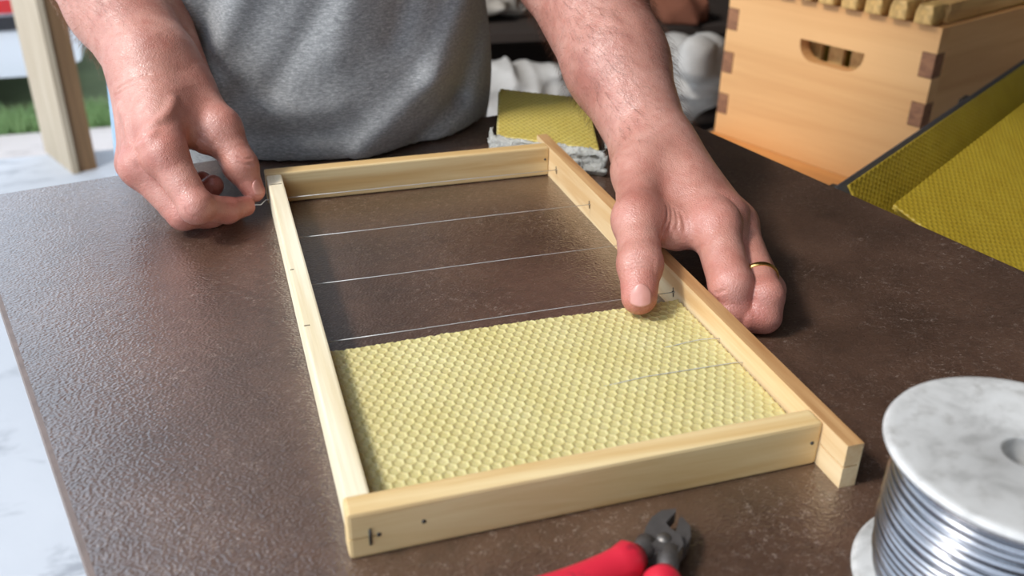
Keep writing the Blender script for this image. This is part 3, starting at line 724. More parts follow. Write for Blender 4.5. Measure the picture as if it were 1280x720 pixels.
def build_person():
    skin = skin_mat()
    # ---- image-right hand (wears the ring)
    R = {'shoulder': np.array([0.225, 0.50, 0.47]), 'elbow': D(672, -150, 0.775), 'wrist': D(818, 190, 0.628),
         'palmc': D(850, 235, 0.600),
         'cmc': D(802, 215, 0.604), 'tmcp': D(797, 274, 0.560), 'tip': D(800, 330, 0.535), 'ttip': D(799, 371, 0.5235),
         'imcp': D(893, 282, 0.562), 'ipip': Z(914, 357, 0.024), 'idip': Z(922, 390, 0.0105), 'itip': Z(908, 398, 0.009),
         'mmcp': D(904, 272, 0.578), 'mpip': Z(927, 356, 0.018), 'mdip': Z(934, 390, 0.0098), 'mtip': Z(922, 392, 0.009),
         'rmcp': D(920, 281, 0.590), 'rpip': Z(957, 370, 0.0195), 'rdip': Z(955, 395, 0.0097), 'rtip': Z(934, 398, 0.009),
         'pmcp': D(924, 290, 0.612), 'ppip': Z(962, 362, 0.0125), 'pdip': Z(952, 384, 0.0085), 'ptip': Z(934, 386, 0.0085)}
    def lerp(a, b, t): return a + (b - a) * t
    R['fa'] = lerp(R['elbow'], R['wrist'], 0.33); R['fb'] = lerp(R['elbow'], R['wrist'], 0.72)
    R['web'] = Z(846, 290, 0.036)
    spR = dict(kp=14, palm=[('shoulder', 'elbow', 50, 46, None), ('elbow', 'fa', 44, 45, None), ('fa', 'fb', 45, 34, None), ('fb', 'wrist', 34, 24.5, None),
                            ('wrist', 'imcp', 20, 11.5, None), ('wrist', 'mmcp', 20, 12, None), ('wrist', 'rmcp', 19, 11.5, None), ('wrist', 'pmcp', 17, 10.5, None),
                            ('wrist', 'cmc', 20, 15, None), ('cmc', 'tmcp', 16, 12.0, None), ('palmc', 'web', 14, 7.0, None), ('tmcp', 'web', 8, 7, None)],
               fingers=[dict(k=8, bones=[('tmcp', 'tip', 12.4, 11.6), ('tip', 'ttip', 11.2, 9.3)]),
                        dict(k=9, bones=[('imcp', 'ipip', 12.8, 11.6), ('ipip', 'idip', 11.0, 9.4), ('idip', 'itip', 9, 8.0)]),
                        dict(k=9, bones=[('mmcp', 'mpip', 12, 10.0), ('mpip', 'mdip', 9.6, 8.8), ('mdip', 'mtip', 8.8, 7.8)]),
                        dict(k=9, bones=[('rmcp', 'rpip', 11.2, 9.4), ('rpip', 'rdip', 9.2, 8.6), ('rdip', 'rtip', 8.4, 7.6)]),
                        dict(k=9, bones=[('pmcp', 'ppip', 10, 8), ('ppip', 'pdip', 7.8, 7.2), ('pdip', 'ptip', 7.2, 6.6)])])
    camd = lambda p: (CAM - p) / np.linalg.norm(CAM - p)
    def on(px, py, near, up_mm):      # point a little towards the viewer from a bone, for surface features
        return near + camd(near) * mm(up_mm)
    def pick(J, px, py, dep): return D(px, py, dep)
    spR['add'] = [(R['imcp'] + camd(R['imcp']) * mm(4), R['imcp'] + camd(R['imcp']) * mm(4.5) + RGT * mm(3), 9.5, 9.5, 8), (R['tmcp'] + camd(R['tmcp']) * mm(4) - RGT * mm(2), R['tmcp'] + camd(R['tmcp']) * mm(4) - RGT * mm(2) - UPV * mm(1), 8.2, 8.2, 8),
                  (R['tip'] + camd(R['tip']) * mm(2.5) - RGT * mm(1.5), R['tip'] + camd(R['tip']) * mm(2.5) + RGT * mm(1.5), 8.9, 8.9, 6)]
    for px, py, dp in ((0, 0, 0),):
        pass
    tdir = (R['ttip'] - R['tip']) / np.linalg.norm(R['ttip'] - R['tip'])
    tn = camd(R['tip']); tn = tn - tdir * (tn @ tdir); tn /= np.linalg.norm(tn); tsd = np.cross(tdir, tn)
    spR['cut'] = []
    fR = hand_field(R, spR)
    # ---- image-left hand, pinching the wire
    Lh = {'shoulder': np.array([-0.135, 0.61, 0.47]), 'elbow': D(48, -165, 0.775), 'wrist': D(192, 82, 0.668),
          'cmc': D(232, 112, 0.668), 'tmcp': D(276, 160, 0.655), 'tip': D(300, 207, 0.652), 'ttip': D(317.5, 239, 0.655),
          'imcp': D(206, 193, 0.616), 'ipip': D(245, 258, 0.612), 'idip': D(284, 263, 0.634), 'itip': D(306, 258, 0.650),
          'mmcp': D(177, 209, 0.630), 'mpip': D(229, 268, 0.628), 'mdip': D(262, 270, 0.645), 'mtip': D(290, 262, 0.660),
          'rmcp': D(170, 205, 0.652), 'rpip': Z(218, 258, 0.014), 'rdip': Z(246, 252, 0.011), 'rtip': Z(266, 232, 0.020),
          'pmcp': D(172, 195, 0.672), 'ppip': Z(212, 248, 0.014), 'pdip': Z(236, 243, 0.010), 'ptip': Z(252, 226, 0.016)}
    Lh['fa'] = lerp(Lh['elbow'], Lh['wrist'], 0.33); Lh['fb'] = lerp(Lh['elbow'], Lh['wrist'], 0.72)
    Lh['web'] = D(256, 178, 0.648); Lh['palmc'] = D(215, 140, 0.650)
    # inner side of the forearm standing out behind the wrist
    Lh['ub'] = D(247, 98, 0.700); Lh['ua'] = D(165, -60, 0.735)
    spL = dict(kp=13, palm=[('shoulder', 'elbow', 50, 46, None), ('elbow', 'fa', 44, 43, None), ('fa', 'fb', 43, 34, None), ('fb', 'wrist', 34, 29, None),
                            ('wrist', 'imcp', 23, 12.5, None), ('wrist', 'mmcp', 24, 12, None), ('wrist', 'rmcp', 22, 11.5, None), ('wrist', 'pmcp', 20, 10.5, None),
                            ('wrist', 'cmc', 24, 16, None), ('cmc', 'tmcp', 17, 12.0, None), ('palmc', 'web', 18, 7, None)],
               fingers=[dict(k=8, bones=[('tmcp', 'tip', 12.0, 10.9), ('tip', 'ttip', 10.4, 6.9)]),
                        dict(k=8, bones=[('imcp', 'ipip', 12.5, 9.8), ('ipip', 'idip', 9.4, 7.8), ('idip', 'itip', 7.6, 6.4)]),
                        dict(k=8, bones=[('mmcp', 'mpip', 12, 9.6), ('mpip', 'mdip', 9.0, 7.8), ('mdip', 'mtip', 7.6, 6.4)]),
                        dict(k=8, bones=[('rmcp', 'rpip', 11, 9), ('rpip', 'rdip', 8.6, 7.8), ('rdip', 'rtip', 7.8, 6.8)]),
                        dict(k=8, bones=[('pmcp', 'ppip', 10, 8), ('ppip', 'pdip', 7.8, 7.2), ('pdip', 'ptip', 7.0, 6.2)])])
    add = [(Lh['ua'], Lh['ub'], 26, 10.5, 12)]
    cm = lambda p, k: p + camd(p) * mm(k)
    add += [(cm(Lh['imcp'], 4.5) - RGT * mm(2), cm(Lh['imcp'], 4.5), 9.5, 9.5, 7), (cm(Lh['mmcp'], 4) - RGT * mm(2), cm(Lh['mmcp'], 4) - RGT * mm(2.5), 9.5, 9.5, 7),
            (cm(Lh['tmcp'], 3) + RGT * mm(2), cm(Lh['tmcp'], 3) + UPV * mm(2) + RGT * mm(1), 8.2, 8.2, 8), (cm(Lh['ipip'], 1.5) - UPV * mm(1), cm(Lh['ipip'], 1.5), 9.0, 9.0, 5), (cm(Lh['tip'], 1.5) + RGT * mm(1), cm(Lh['tip'], 1.5) + RGT * mm(1.5), 9.4, 9.4, 5)]
    spL['add'] = add
    fL0 = hand_field(Lh, spL)
    def to_surface(f, px, py, d0, d1):
        t = np.linspace(d0, d1, 1500); P = CAM + ray(px, py) * t[:, None]; v = f(P); i = np.argmax(v < 0)
        return P[i] if v[i] < 0 else None
    def vein(f, pts, r, k, sink, d0=0.5, d1=0.8):
        pp = np.array(pts, float); tq_ = np.arange(len(pp)); tt_ = np.linspace(0, len(pp) - 1, (len(pp) - 1) * 3 + 1); sm_ = []
        for t_ in tt_:                                   # Catmull-Rom through the marked points
            k = min(int(t_), len(pp) - 2); u_ = t_ - k; p0, p1, p2, p3 = pp[max(k - 1, 0)], pp[k], pp[k + 1], pp[min(k + 2, len(pp) - 1)]
            sm_.append(0.5 * (2 * p1 + (p2 - p0) * u_ + (2 * p0 - 5 * p1 + 4 * p2 - p3) * u_ ** 2 + (3 * p1 - p0 - 3 * p2 + p3) * u_ ** 3))
        S = [to_surface(f, x, y, d0, d1) for x, y in sm_]; S = [s for s in S if s is not None]
        S = [q - camd(q) * mm(sink + (0.9 * max(0, 1 - min(k, len(S) - 1 - k) / 4) if r > 0.5 else 0)) for k, q in enumerate(S)]
        return [(S[i], S[i + 1], r, r, k) for i in range(len(S) - 1)]
    veins = []
    for pts, r in (([(216, 126), (214, 134), (209, 143), (198, 152), (185, 163), (176, 175), (172, 186), (171, 198)], 1.25), ([(151, 135), (157, 150), (160, 165), (164, 180)], 0.9),
                   ([(170, 185), (183, 178), (192, 168)], 0.8)):
        veins += vein(fL0, pts, r, 2.2, 0.55)
    spL['add'] = add + veins
    cutsL = []
    for pts in ([(146, 112), (158, 104), (172, 97), (186, 93)], [(144, 119), (158, 111), (175, 103)], [(298, 196), (306, 199), (314, 198)], [(297, 203), (306, 206), (316, 205)], [(232, 262), (236, 268), (243, 272)],
                [(247, 166), (256, 174), (266, 182)], [(252, 160), (262, 168), (270, 178)]):
        cutsL += [(a, b, .34, .34, 1.6) for a, b, *_ in vein(fL0, pts, 0.4, 1, -0.12)]
    spL['cut'] = cutsL
    fL = hand_field(Lh, spL)
    fR0 = fR; vr = []
    for y0 in (320, 325, 330.5, 336): spR['cut'] += [(a, b, .42, .42, 1.5) for a, b, *_ in vein(fR0, [(784, y0 + 3), (790, y0), (798, y0 - 1.5), (806, y0 - 1.5), (813, y0 + 0.5), (818, y0 + 3)], 0.4, 1, -0.12)]
    for pts in ([(834, 258), (834, 272), (829, 286)], [(839, 258), (840, 273), (836, 287)], [(844, 260), (847, 275), (846, 287)], [(850, 264), (855, 278), (856, 288)], [(829, 288), (826, 299), (827, 308)], [(894, 366), (900, 365.5), (906, 363)], [(872, 312), (878, 306), (887, 303)]):
        spR['cut'] += [(a, b, .38, .38, 1.8) for a, b, *_ in vein(fR0, pts, 0.4, 1, -0.1)]
    fR = hand_field(R, spR)
    def bounds(J, pad=0.06):
        K = np.array([v for k, v in J.items() if k != 'shoulder'] + [lerp(J['elbow'], J['shoulder'], 0.4)]); return K.min(0) - pad, K.max(0) + pad
    meshes = []
    for f, J in ((fR, R), (fL, Lh)):
        lo, hi = bounds(J); cut = lerp(J['elbow'], J['shoulder'], 0.4); nrm = (J['shoulder'] - J['elbow']); nrm /= np.linalg.norm(nrm)
        g = lambda P, f=f, cut=cut, nrm=nrm: np.maximum(np.maximum(f(P), (P - cut) @ nrm), 0.0004 - P[:, 2])
        meshes.append(surface(g, lo, hi, 0.00105, refine=2))
    # ---- trunk, upper arms, neck and head, coarser
    B0 = np.array([0.055, 0.600, 0.0]); Ft = np.array([-0.30, -0.953, 0]); Ft /= np.linalg.norm(Ft); Lt = np.array([0.953, -0.30, 0]); Lt /= np.linalg.norm(Lt)
    up = np.array([0, 0, 1.0]); pt = lambda l, f_, z: B0 + Lt * l + Ft * f_ + up * z
    hc = pt(0, 0.11, 0.72)
    fl = (Ft, 1.35)
    def torso(P):
        d = cone(P, pt(0, -0.01, -0.06), pt(0, 0.0, 0.30), 0.125, 0.145, fl)
        d = smin(d, cone(P, pt(-0.13, 0.02, 0.44), pt(0.13, 0.02, 0.44), 0.062, 0.062), 0.08)
        for J, s in ((R, 1), (Lh, -1)):
            d = smin(d, cone(P, pt(s * 0.12, 0.03, 0.45), J['shoulder'], 0.06, 0.056), 0.05)
            d = smin(d, cone(P, J['shoulder'], lerp(J['shoulder'], J['elbow'], 0.8), 0.055, 0.046), 0.03)
        d = smin(d, cone(P, pt(0, 0.04, 0.47), pt(0, 0.08, 0.62), 0.058, 0.054), 0.04)
        h = smin(cone(P, hc + up * 0.045 - Ft * 0.012, hc + up * 0.04 + Ft * 0.02, 0.082, 0.076, (Lt, 1.12)), cone(P, hc + Ft * 0.035 - up * 0.02, hc + Ft * 0.05 - up * 0.085, 0.062, 0.032, (Lt, 0.95)), 0.04)
        h = smin(h, cone(P, hc + Ft * 0.098 + up * 0.015, hc + Ft * 0.112 - up * 0.022, 0.008, 0.014), 0.014)     # nose
        h = smin(h, cone(P, hc + Ft * 0.083 - up * 0.055 - Lt * 0.018, hc + Ft * 0.083 - up * 0.055 + Lt * 0.018, 0.008, 0.008), 0.01)  # lips
        h = smax(h, -cone(P, hc + Ft * 0.094 - up * 0.0555 - Lt * 0.02, hc + Ft * 0.094 - up * 0.0555 + Lt * 0.02, 0.0018, 0.0018), 0.004)
        for s in (-1, 1):
            h = smax(h, -ball(P, hc + Ft * 0.112 + Lt * s * 0.032 + up * 0.012, 0.022), 0.02)                     # eye sockets
            h = smin(h, ball(P, hc + Ft * 0.078 + Lt * s * 0.032 + up * 0.012, 0.013), 0.004)
            h = smin(h, cone(P, hc + Lt * s * 0.080 + up * 0.022 - Ft * 0.006, hc + Lt * s * 0.078 - up * 0.018, 0.016, 0.009, (Lt, 2.2)), 0.01)
        return smin(d, h, 0.03)
    tv, tq = surface(torso, B0 + np.array([-0.38, -0.30, -0.16]), B0 + np.array([0.38, 0.22, 0.90]), 0.006, refine=1)
    meshes.append((tv, tq))
    V = np.concatenate([m[0] for m in meshes]); Q = []; o = 0
    for v, q in meshes: Q.append(q + o); o += len(v)
    Q = np.concatenate(Q)
    body = np_mesh('person', V, Q, skin)
    tag(body, 'man in a grey t-shirt working with both hands at the wooden frame', 'person')
    # redness of knuckles, finger tips and palms: real skin colour of those places
    red = np.zeros(len(V)); 
    for J in (R, Lh):
        for k, w, s in (('imcp', 0.8, 12), ('mmcp', 0.8, 12), ('rmcp', .6, 11), ('tmcp', .5, 12), ('ipip', .55, 12), ('mpip', .5, 12), ('rpip', .5, 11), ('idip', .7, 12), ('itip', .8, 11), ('mtip', .8, 11), ('mdip', .7, 12), ('rtip', .9, 11), ('ttip', .8, 11), ('tip', .4, 11)):
            red = np.maximum(red, w * np.exp(-((V - J[k]) ** 2).sum(1) / (2 * mm(s) ** 2)))
    at = body.data.attributes.new('redness', 'FLOAT', 'POINT'); at.data.foreach_set('value', red.astype(np.float32))
    # ---- nails
    nailm = NT('finger_nail'); nailm.done(nailm.mix(nailm.noise(nailm.coord((1, 1, 1)), 300, 2), srgb(194, 132, 120), srgb(206, 150, 136)), 0.3)
    def nail(f, p0, p1, nrm, w, l, d0=0.45, d1=0.8, sink=0.0):
        s0, s1 = to_surface(f, *p0, d0, d1), to_surface(f, *p1, d0, d1); c = to_surface(f, (p0[0] + p1[0]) / 2, (p0[1] + p1[1]) / 2, d0, d1); ax = s1 - s0
        ax = ax / np.linalg.norm(ax); nrm = nrm - ax * (nrm @ ax); nrm /= np.linalg.norm(nrm); sd = np.cross(ax, nrm)
        nu, nv = 13, 13; Vn, Fn = [], []
        for lay in (0.00035, -0.0012):
            for i in range(nu):
                for j in range(nv):
                    u = (i / (nu - 1) - 0.5) * 2; v = (j / (nv - 1) - 0.5) * 2
                    ww = w * (1 - 0.14 * max(0, -v) ** 2); ll = l * (1 - 0.36 * u * u if v > 0 else 1 - 0.5 * u * u)
                    Vn.append(c + sd * mm(ww * u) + ax * mm(ll * v) - nrm * mm(0.30 * w * u * u + 0.06 * l * v * v) + nrm * (lay + mm(sink)))
        n = nu * nv; idn = lambda i, j, q: q * n + i * nv + j
        for i in range(nu - 1):
            for j in range(nv - 1):
                Fn.append((idn(i, j, 0), idn(i + 1, j, 0), idn(i + 1, j + 1, 0), idn(i, j + 1, 0))); Fn.append((idn(i, j, 1), idn(i, j + 1, 1), idn(i + 1, j + 1, 1), idn(i + 1, j, 1)))
        for i in range(nu - 1):
            Fn.append((idn(i, 0, 0), idn(i, 0, 1), idn(i + 1, 0, 1), idn(i + 1, 0, 0))); Fn.append((idn(i, nv - 1, 0), idn(i + 1, nv - 1, 0), idn(i + 1, nv - 1, 1), idn(i, nv - 1, 1)))
            Fn.append((idn(0, i, 0), idn(0, i + 1, 0), idn(0, i + 1, 1), idn(0, i, 1))); Fn.append((idn(nu - 1, i, 0), idn(nu - 1, i, 1), idn(nu - 1, i + 1, 1), idn(nu - 1, i + 1, 0)))
        o_ = mesh_obj('fingernail', Vn, Fn, nailm.m, body, smooth=True); return o_
    nail(fR, (801, 359), (801, 379), tn, 5.7, 6.4, sink=0.12)
    ldir = Lh['ttip'] - Lh['tip']
    nail(fL, (320, 226), (327, 241), RGT * 0.9 + camd(Lh['ttip']) * 0.75 + UPV * 0.3, 4.4, 5.2, sink=0.2)
    # ---- ring
    gold = plain('gold', (0.95, 0.62, 0.22), 0.18, 1.0, 0.05)
    rd = R['rpip'] - R['rmcp']; rd /= np.linalg.norm(rd); rc = lerp(R['rmcp'], R['rpip'], 0.78); u = np.cross(rd, up); u /= np.linalg.norm(u); w = np.cross(rd, u)
    a = np.linspace(0, 2 * math.pi, 65)[:-1]; rr = mm(10.9)
    Vr, Fr = [], []
    for t_ in a:
        for dr, da in ((-0.9, -1.4), (0.1, -1.6), (0.65, -0.8), (0.75, 0), (0.65, 0.8), (0.1, 1.6), (-0.9, 1.4)):
            Vr.append(rc + (u * math.cos(t_) + w * math.sin(t_)) * (rr + mm(dr)) + rd * mm(da))
    for i in range(64):
        for k in range(7): Fr.append((i * 7 + k, ((i + 1) % 64) * 7 + k, ((i + 1) % 64) * 7 + (k + 1) % 7, i * 7 + (k + 1) % 7))
    tag(mesh_obj('finger_ring', Vr, Fr, gold, body, smooth=True), 'plain gold ring')
    # ---- hairs on the forearms
    def hairs(f, J, n, col, lo_t, hi_t, seedoff, length, thick):
        vv = meshes[0][0] if J is R else meshes[1][0]
        ax = J['wrist'] - J['elbow']; Lx = np.linalg.norm(ax); ax = ax / Lx
        t = ((vv - J['elbow']) @ ax) / Lx; dens = np.clip((hi_t - t) / 0.25, 0, 1) * (t > lo_t); idx = np.where(rng.random(len(vv)) < dens)[0]; idx = rng.choice(idx, n, replace=False)
        P = vv[idx]; e = 0.0005; G = np.stack([f(P + np.eye(3)[k] * e) - f(P - np.eye(3)[k] * e) for k in range(3)], -1); G /= np.linalg.norm(G, axis=1)[:, None] + 1e-9
        lean = np.cross(G, ax) * rng.normal(0.35, 0.35, (n, 1)) + ax * rng.normal(0.9, 0.25, (n, 1))
        ln = rng.uniform(0.5, 1.0, (n, 1)) * length
        p1 = P + G * ln * 0.28 + lean * ln * 0.40; p2 = P + G * ln * 0.36 + lean * ln * 0.95 + rng.normal(0, 0.0008, (n, 3))
        sd_ = np.cross(G, ax); sd_ /= np.linalg.norm(sd_, axis=1)[:, None] + 1e-9; th = thick
        Vh = np.stack([P - sd_ * th, P + sd_ * th, P + G * th, p1 - sd_ * th * .8, p1 + sd_ * th * .8, p1 + G * th * .8, p2], 1).reshape(-1, 3)
        b = np.arange(n)[:, None] * 7; quads = np.array([[0, 1, 4, 3], [1, 2, 5, 4], [2, 0, 3, 5], [3, 4, 6, 6], [4, 5, 6, 6], [5, 3, 6, 6]])
        F = (b[:, None, :] + quads[None]).reshape(-1, 4); 
        fs = [tuple(q) if q[2] != q[3] else tuple(q[:3]) for q in F.tolist()]
        o_ = mesh_obj('arm_hair', Vh, fs, col, body); tag(o_, 'short hairs on the forearm', kind='stuff')
    hairs(fR, R, 6000, plain('brown_hair', srgb(96, 62, 44), 0.5), 0.15, 1.10, 0, 0.0145, 0.00006)
    hairs(fL, Lh, 6000, plain('fair_hair', srgb(150, 118, 92), 0.5), 0.15, 1.0, 1, 0.0145, 0.00006)
    # ---- scalp hair
    def hairf(P):
        d = cone(P, hc + up * 0.055 - Ft * 0.016, hc + up * 0.052 + Ft * 0.012, 0.086, 0.078, (Lt, 1.10)); cutp = (P - (hc + up * 0.035 + Ft * 0.06)) @ (Ft * 0.75 - up * 0.65)
        return np.maximum(np.maximum(d, cutp), (hc + up * -0.02 - P) @ up)
    hv, hq = surface(hairf, hc - 0.14, hc + 0.17, 0.006, refine=0)
    np_mesh('hair', hv, hq, plain('short_brown_hair', srgb(90, 72, 58), 0.7, 0, 0.3, 200, 0.8, 400), body)
    # ---- t-shirt
    t = NT('grey_marl_jersey'); v = t.coord(); h1 = t.noise(t.coord((1, 1, 3.5)), 260, 4, 0.7); h2 = t.noise(v, 900, 3, 0.6)
    c = t.ramp(h1, [(0.35, srgb(122, 122, 122)), (0.5, srgb(146, 146, 145)), (0.65, srgb(172, 171, 169))]); c = t.mix(t.ramp(h2, [(0.4, 0.3), (0.6, 0.0)]), c, srgb(100, 100, 102))
    jersey = t.done(c, 0.95, t.bump(h2, 0.35, 0.0006)); t.b.inputs['Sheen Weight'].default_value = 0.2
    eT = (TR_ - TL) / np.linalg.norm(TR_ - TL); nT = np.array([eT[1], -eT[0], 0.0])
    def in_table(P):                    # the table edge the belly rests against
        s_ = (P - np.array([TL[0], TL[1], 0])) @ nT
        return np.maximum(np.maximum(-(s_ + 0.003), P[:, 2] - 0.0012), -(P[:, 2] + 0.09))
    def shirt(P):
        z = P[:, 2]
        d = cone(P, pt(0.012, -0.015, -0.11), pt(0, 0.03, 0.32), 0.144, 0.165, (Ft, 1.14))
        q = (P - pt(0.012, 0.022, 0.035)) @ np.stack([Lt / 0.150, Ft / 0.142, up / 0.135], 1); belly = (np.sqrt((q * q).sum(1)) - 1) * 0.14
        d = smin(d, belly, 0.05)
        d = smin(d, cone(P, pt(-0.13, 0.02, 0.435), pt(0.13, 0.02, 0.435), 0.078, 0.078), 0.09)
        for J, s in ((R, 1), (Lh, -1)):
            d = smin(d, cone(P, pt(s * 0.12, 0.03, 0.44), J['shoulder'], 0.075, 0.072), 0.05); end = lerp(J['shoulder'], J['elbow'], 0.62)
            sl = cone(P, J['shoulder'], end, 0.070, 0.068); nn = (J['elbow'] - J['shoulder']); nn = nn / np.linalg.norm(nn); sl = smax(sl, (P - end) @ nn, 0.006); d = smin(d, sl, 0.03)
        l = (P - B0) @ Lt; fr = np.clip(((P - B0) @ Ft) / 0.08, 0, 1)
        fold = np.zeros(len(P))
        for (l0, z0, l1, z1, wd, am) in ((.035, .21, -.03, .085, .013, 8), (.0, .20, -.045, .09, .010, -7), (-.12, .16, -.035, .075, .010, -7), (-.125, .135, -.045, .05, .011, 5), (-.085, .17, -.055, .135, .006, -6), (-.06, .18, -.035, .14, .006, -5),
                                         (.165, .14, .13, .06, .012, 7), (.13, .06, .075, .01, .012, 7), (.175, .11, .145, .03, .009, -7), (.145, .03, .09, -.015, .009, -7), (.09, .20, .06, .09, .016, 5), (.13, .20, .10, .09, .012, -5), (.065, .14, .01, .06, .010, -4), (-.03, .04, .06, .046, .008, 2), (-.07, .02, .05, .024, .008, -2.5), (-.02, .07, -.09, .02, .011, 4)):
            ba = np.array([l1 - l0, z1 - z0]); q0, q1 = l - l0, z - z0; hh = np.clip((q0 * ba[0] + q1 * ba[1]) / (ba @ ba), 0, 1)
            dd = np.hypot(q0 - hh * ba[0], q1 - hh * ba[1]); fold += mm(am) * np.exp(-(dd / wd) ** 2)
        d = d - fold * fr
        d = np.maximum(d, -in_table(P)); d = np.maximum(d, -(z + 0.14)); d = np.maximum(d, -cone(P, pt(0, 0.05, 0.47), pt(0, 0.09, 0.64), 0.066, 0.075))
        return d
    sv, sq = surface(shirt, B0 + np.array([-0.36, -0.32, -0.17]), B0 + np.array([0.36, 0.24, 0.58]), 0.0038, refine=1)
    tag(np_mesh('t_shirt', sv, sq, jersey, body), 'grey marl cotton t-shirt')
    # ---- jeans
    t = NT('faded_denim'); v = t.coord(); n = t.noise(t.coord((1, 1, 0.3)), 700, 2); n2 = t.noise(v, 18, 4)
    c = t.mix(n2, srgb(112, 140, 164), srgb(168, 190, 204)); c = t.mix(t.ramp(n, [(0.4, 0.25), (0.6, 0.0)]), c, srgb(80, 104, 132)); denim = t.done(c, 0.9, t.bump(n, 0.3, 0.0008))
    def jeans(P):
        d = cone(P, pt(0, -0.02, -0.10), pt(0, -0.02, -0.20), 0.162, 0.170, (Ft, 1.25))
        for s in (-1, 1):
            d = smin(d, cone(P, pt(s * 0.09, -0.02, -0.22), pt(s * 0.11, -0.01, -0.48), 0.09, 0.072), 0.03); d = smin(d, cone(P, pt(s * 0.11, -0.01, -0.46), pt(s * 0.12, -0.04, -0.72), 0.072, 0.058), 0.02)
        d = smin(d, cone(P, pt(-0.138, -0.01, 0.06), pt(-0.150, -0.01, -0.19), 0.042, 0.050), 0.02)
        return np.maximum(np.maximum(np.maximum(d, P[:, 2] - 0.07), -(P[:, 2] + 0.76)), -in_table(P))
    jv, jq = surface(jeans, B0 + np.array([-0.30, -0.25, -0.80]), B0 + np.array([0.30, 0.22, 0.09]), 0.007, refine=1)
    tag(np_mesh('jeans', jv, jq, denim, body), 'faded blue jeans')
    leather = plain('brown_shoe_leather', srgb(70, 50, 38), 0.5)
    for s in (-1, 1):
        def shoe(P, s=s):
            d = smin(cone(P, pt(s * 0.12, -0.06, -0.745), pt(s * 0.13, 0.12, -0.765), 0.045, 0.034), cone(P, pt(s * 0.12, -0.04, -0.74), pt(s * 0.12, -0.04, -0.70), 0.045, 0.045), 0.03)
            return np.maximum(d, -(P[:, 2] - FZ - 0.001))
        c = pt(s * 0.12, 0.02, -0.74); vv, qq = surface(shoe, c - np.array([.14, .2, .08]), c + np.array([.14, .2, .12]), 0.006, refine=1); np_mesh('shoe', vv, qq, leather, body)
    return body
def skin_mat():
    t = NT('skin'); v = t.coord(); a = t.noise(v, 28, 5, 0.6); b = t.noise(v, 160, 4, 0.6)
    c = t.ramp(a, [(0.30, srgb(172, 112, 96)), (0.5, srgb(192, 136, 119)), (0.72, srgb(204, 152, 136))])
    c = t.mix(t.ramp(b, [(0.45, 0.0), (0.75, 0.35)]), c, srgb(170, 94, 80))
    at = t.n('ShaderNodeAttribute', attribute_name='redness')
    c = t.mix(t.ramp(at.outputs['Fac'], [(0.0, 0.0), (1.0, 0.62)]), c, srgb(184, 88, 76))
    vor = t.n('ShaderNodeTexVoronoi', feature='DISTANCE_TO_EDGE'); vor.inputs['Scale'].default_value = 620; 
    nv = t.n('ShaderNodeTexNoise'); nv.inputs['Scale'].default_value = 120; t.l(v, nv.inputs['Vector'])
    mx = t.n('ShaderNodeMix', data_type='VECTOR'); mx.inputs[0].default_value = 0.006; t.l(v, mx.inputs[4]); t.l(nv.outputs['Color'], mx.inputs[5]); t.l(mx.outputs[1], vor.inputs['Vector'])
    bm_ = t.bump(t.ramp(vor.outputs['Distance'], [(0.0, 0.0), (0.25, 1.0)]), 0.28, 0.0005); bm_ = t.bump(t.noise(v, 240, 4, 0.6), 0.27, 0.0009, bm_)
    wv = t.noise(t.coord((1, 1, 1)), 90, 5, 0.7, 1.2); bm_ = t.bump(wv, 0.26, 0.0016, bm_)
    r = t.ramp(b, [(0.3, 0.34), (0.7, 0.48)]); t.done(c, r, bm_)
    t.b.inputs['Coat Weight'].default_value = 0.12; t.b.inputs['Coat Roughness'].default_value = 0.32; t.l(bm_, t.b.inputs['Coat Normal'])
    t.b.inputs['Subsurface Weight'].default_value = 0.15; t.b.inputs['Subsurface Radius'].default_value = (1.0, 0.4, 0.25); t.b.inputs['Subsurface Scale'].default_value = 0.004
    return t.m
build_person()
# loose end of wire between thumb and forefinger
pw = [Z(312, 254, 0.0125), Z(318, 256, 0.0120), Z(326, 256, 0.0118), np.array([-0.0022, 0.345, 0.0115]), np.array([0.0003, 0.345, 0.0115])]
tag(tube('wire_end', pw, 0.0003, m_wire, None, 6), 'short end of silver wire pinched between thumb and finger at the frame corner', 'wire')

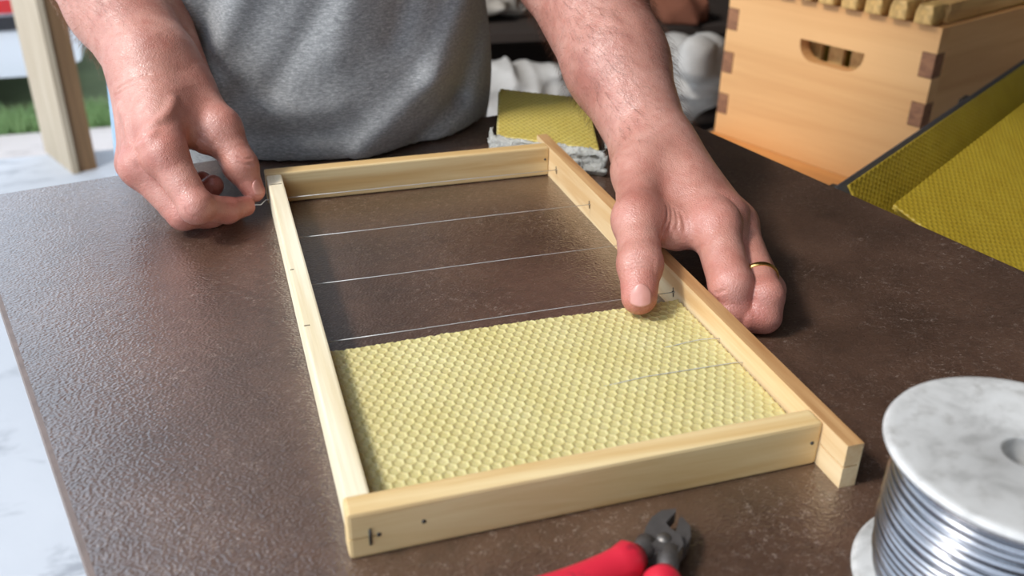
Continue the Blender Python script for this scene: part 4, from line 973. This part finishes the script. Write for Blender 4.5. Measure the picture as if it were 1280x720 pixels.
# ------------------------------------------------------------------ bundles in the dark background
def bundle(name, c, r, col, label, cat, seed, group=None, zflat=None):
    g = np.random.default_rng(seed); cen = [g.normal(0, 1, 3) * np.array(r) * 0.45 for _ in range(6)]; dirs = g.normal(0, 1, (7, 3)); dirs /= np.linalg.norm(dirs, axis=1)[:, None]; ph = g.uniform(0, 6, 7)
    c = np.asarray(c)
    def f(P):
        q = (P - c) / np.array(r); d = (np.sqrt((q * q).sum(1)) - 0.8) * min(r)
        for k in cen: d = smin(d, ball(P, c + k, min(r) * 0.55), 0.03)
        for k in range(7): d = d + 0.006 * np.abs(np.sin((P - c) @ dirs[k] * 38 + ph[k] + 2 * np.sin((P - c) @ dirs[(k + 1) % 7] * 17))) - 0.0036
        if zflat is not None: d = np.maximum(d, zflat - P[:, 2])
        return d
    V, Q = surface(f, c - np.array(r) * 1.6 - 0.03, c + np.array(r) * 1.6 + 0.03, 0.006, refine=0)
    return tag(np_mesh(name, V, Q, col), label, cat, group)
m_sack = plain('grubby_white_sacking', srgb(196, 190, 182), 0.9, 0, 0.15, 20); m_sack2 = plain('grey_beige_cloth', srgb(190, 180, 166), 0.9, 0, 0.1, 20); m_rust = plain('rusty_brown_cloth', srgb(120, 70, 48), 0.9, 0, 0.2, 20)
def back_shelf():
    dk = plain('black_stained_wood', srgb(58, 46, 38), 0.9, 0, 0.2, 20)
    root = thing('storage_shelf', (0.55, 1.5, FZ), 'dark shelf unit in the gloom behind the man, stacked with sacks', 'shelf')
    ang = math.radians(-5); T = Matrix.Translation((0.22, 1.66, 0)) @ Matrix.Rotation(ang, 4, 'Z')
    for z in (-0.66, -0.43, -0.228, 0.30): box('shelf_board', (0.021, 0, z), (1.399, 0.42, z + 0.02), dk, root, 0.002, T)  # topmost board set low to shade the sacks
    for x in (0.0, 1.40): box('side_shade_panel', (x, 0, FZ), (x + 0.02, 0.42, 1.2), dk, root, 0.002, T)  # side panels added to keep sky light off the sacks
    box('back_panel', (0, 0.421, FZ), (1.42, 0.435, 1.2), dk, root, 0.001, T)
back_shelf()
SH = -0.4095
bundle('white_sack', D(645, 116, 2.02), (0.17, 0.10, 0.085), m_sack, 'crumpled white sack on the dark shelf behind the wax stack', 'sack', 3, None, SH)
bundle('folded_cloth', D(612, -6, 2.10), (0.11, 0.07, 0.05), m_sack2, 'grey beige cloth bundle on the upper board of the dark shelf, behind the t-shirt', 'cloth', 5, None, -0.2075)
bundle('white_sack', D(866, 96, 2.00), (0.10, 0.08, 0.09), m_sack, 'small grubby white sack on the dark shelf beside the hive box', 'sack', 9, None, SH)
bundle('brown_cloth', D(852, 12, 2.10), (0.06, 0.06, 0.05), m_rust, 'rusty brown rag bundle on the upper board of the dark shelf beside the hive box', 'cloth', 11, None, -0.2075)
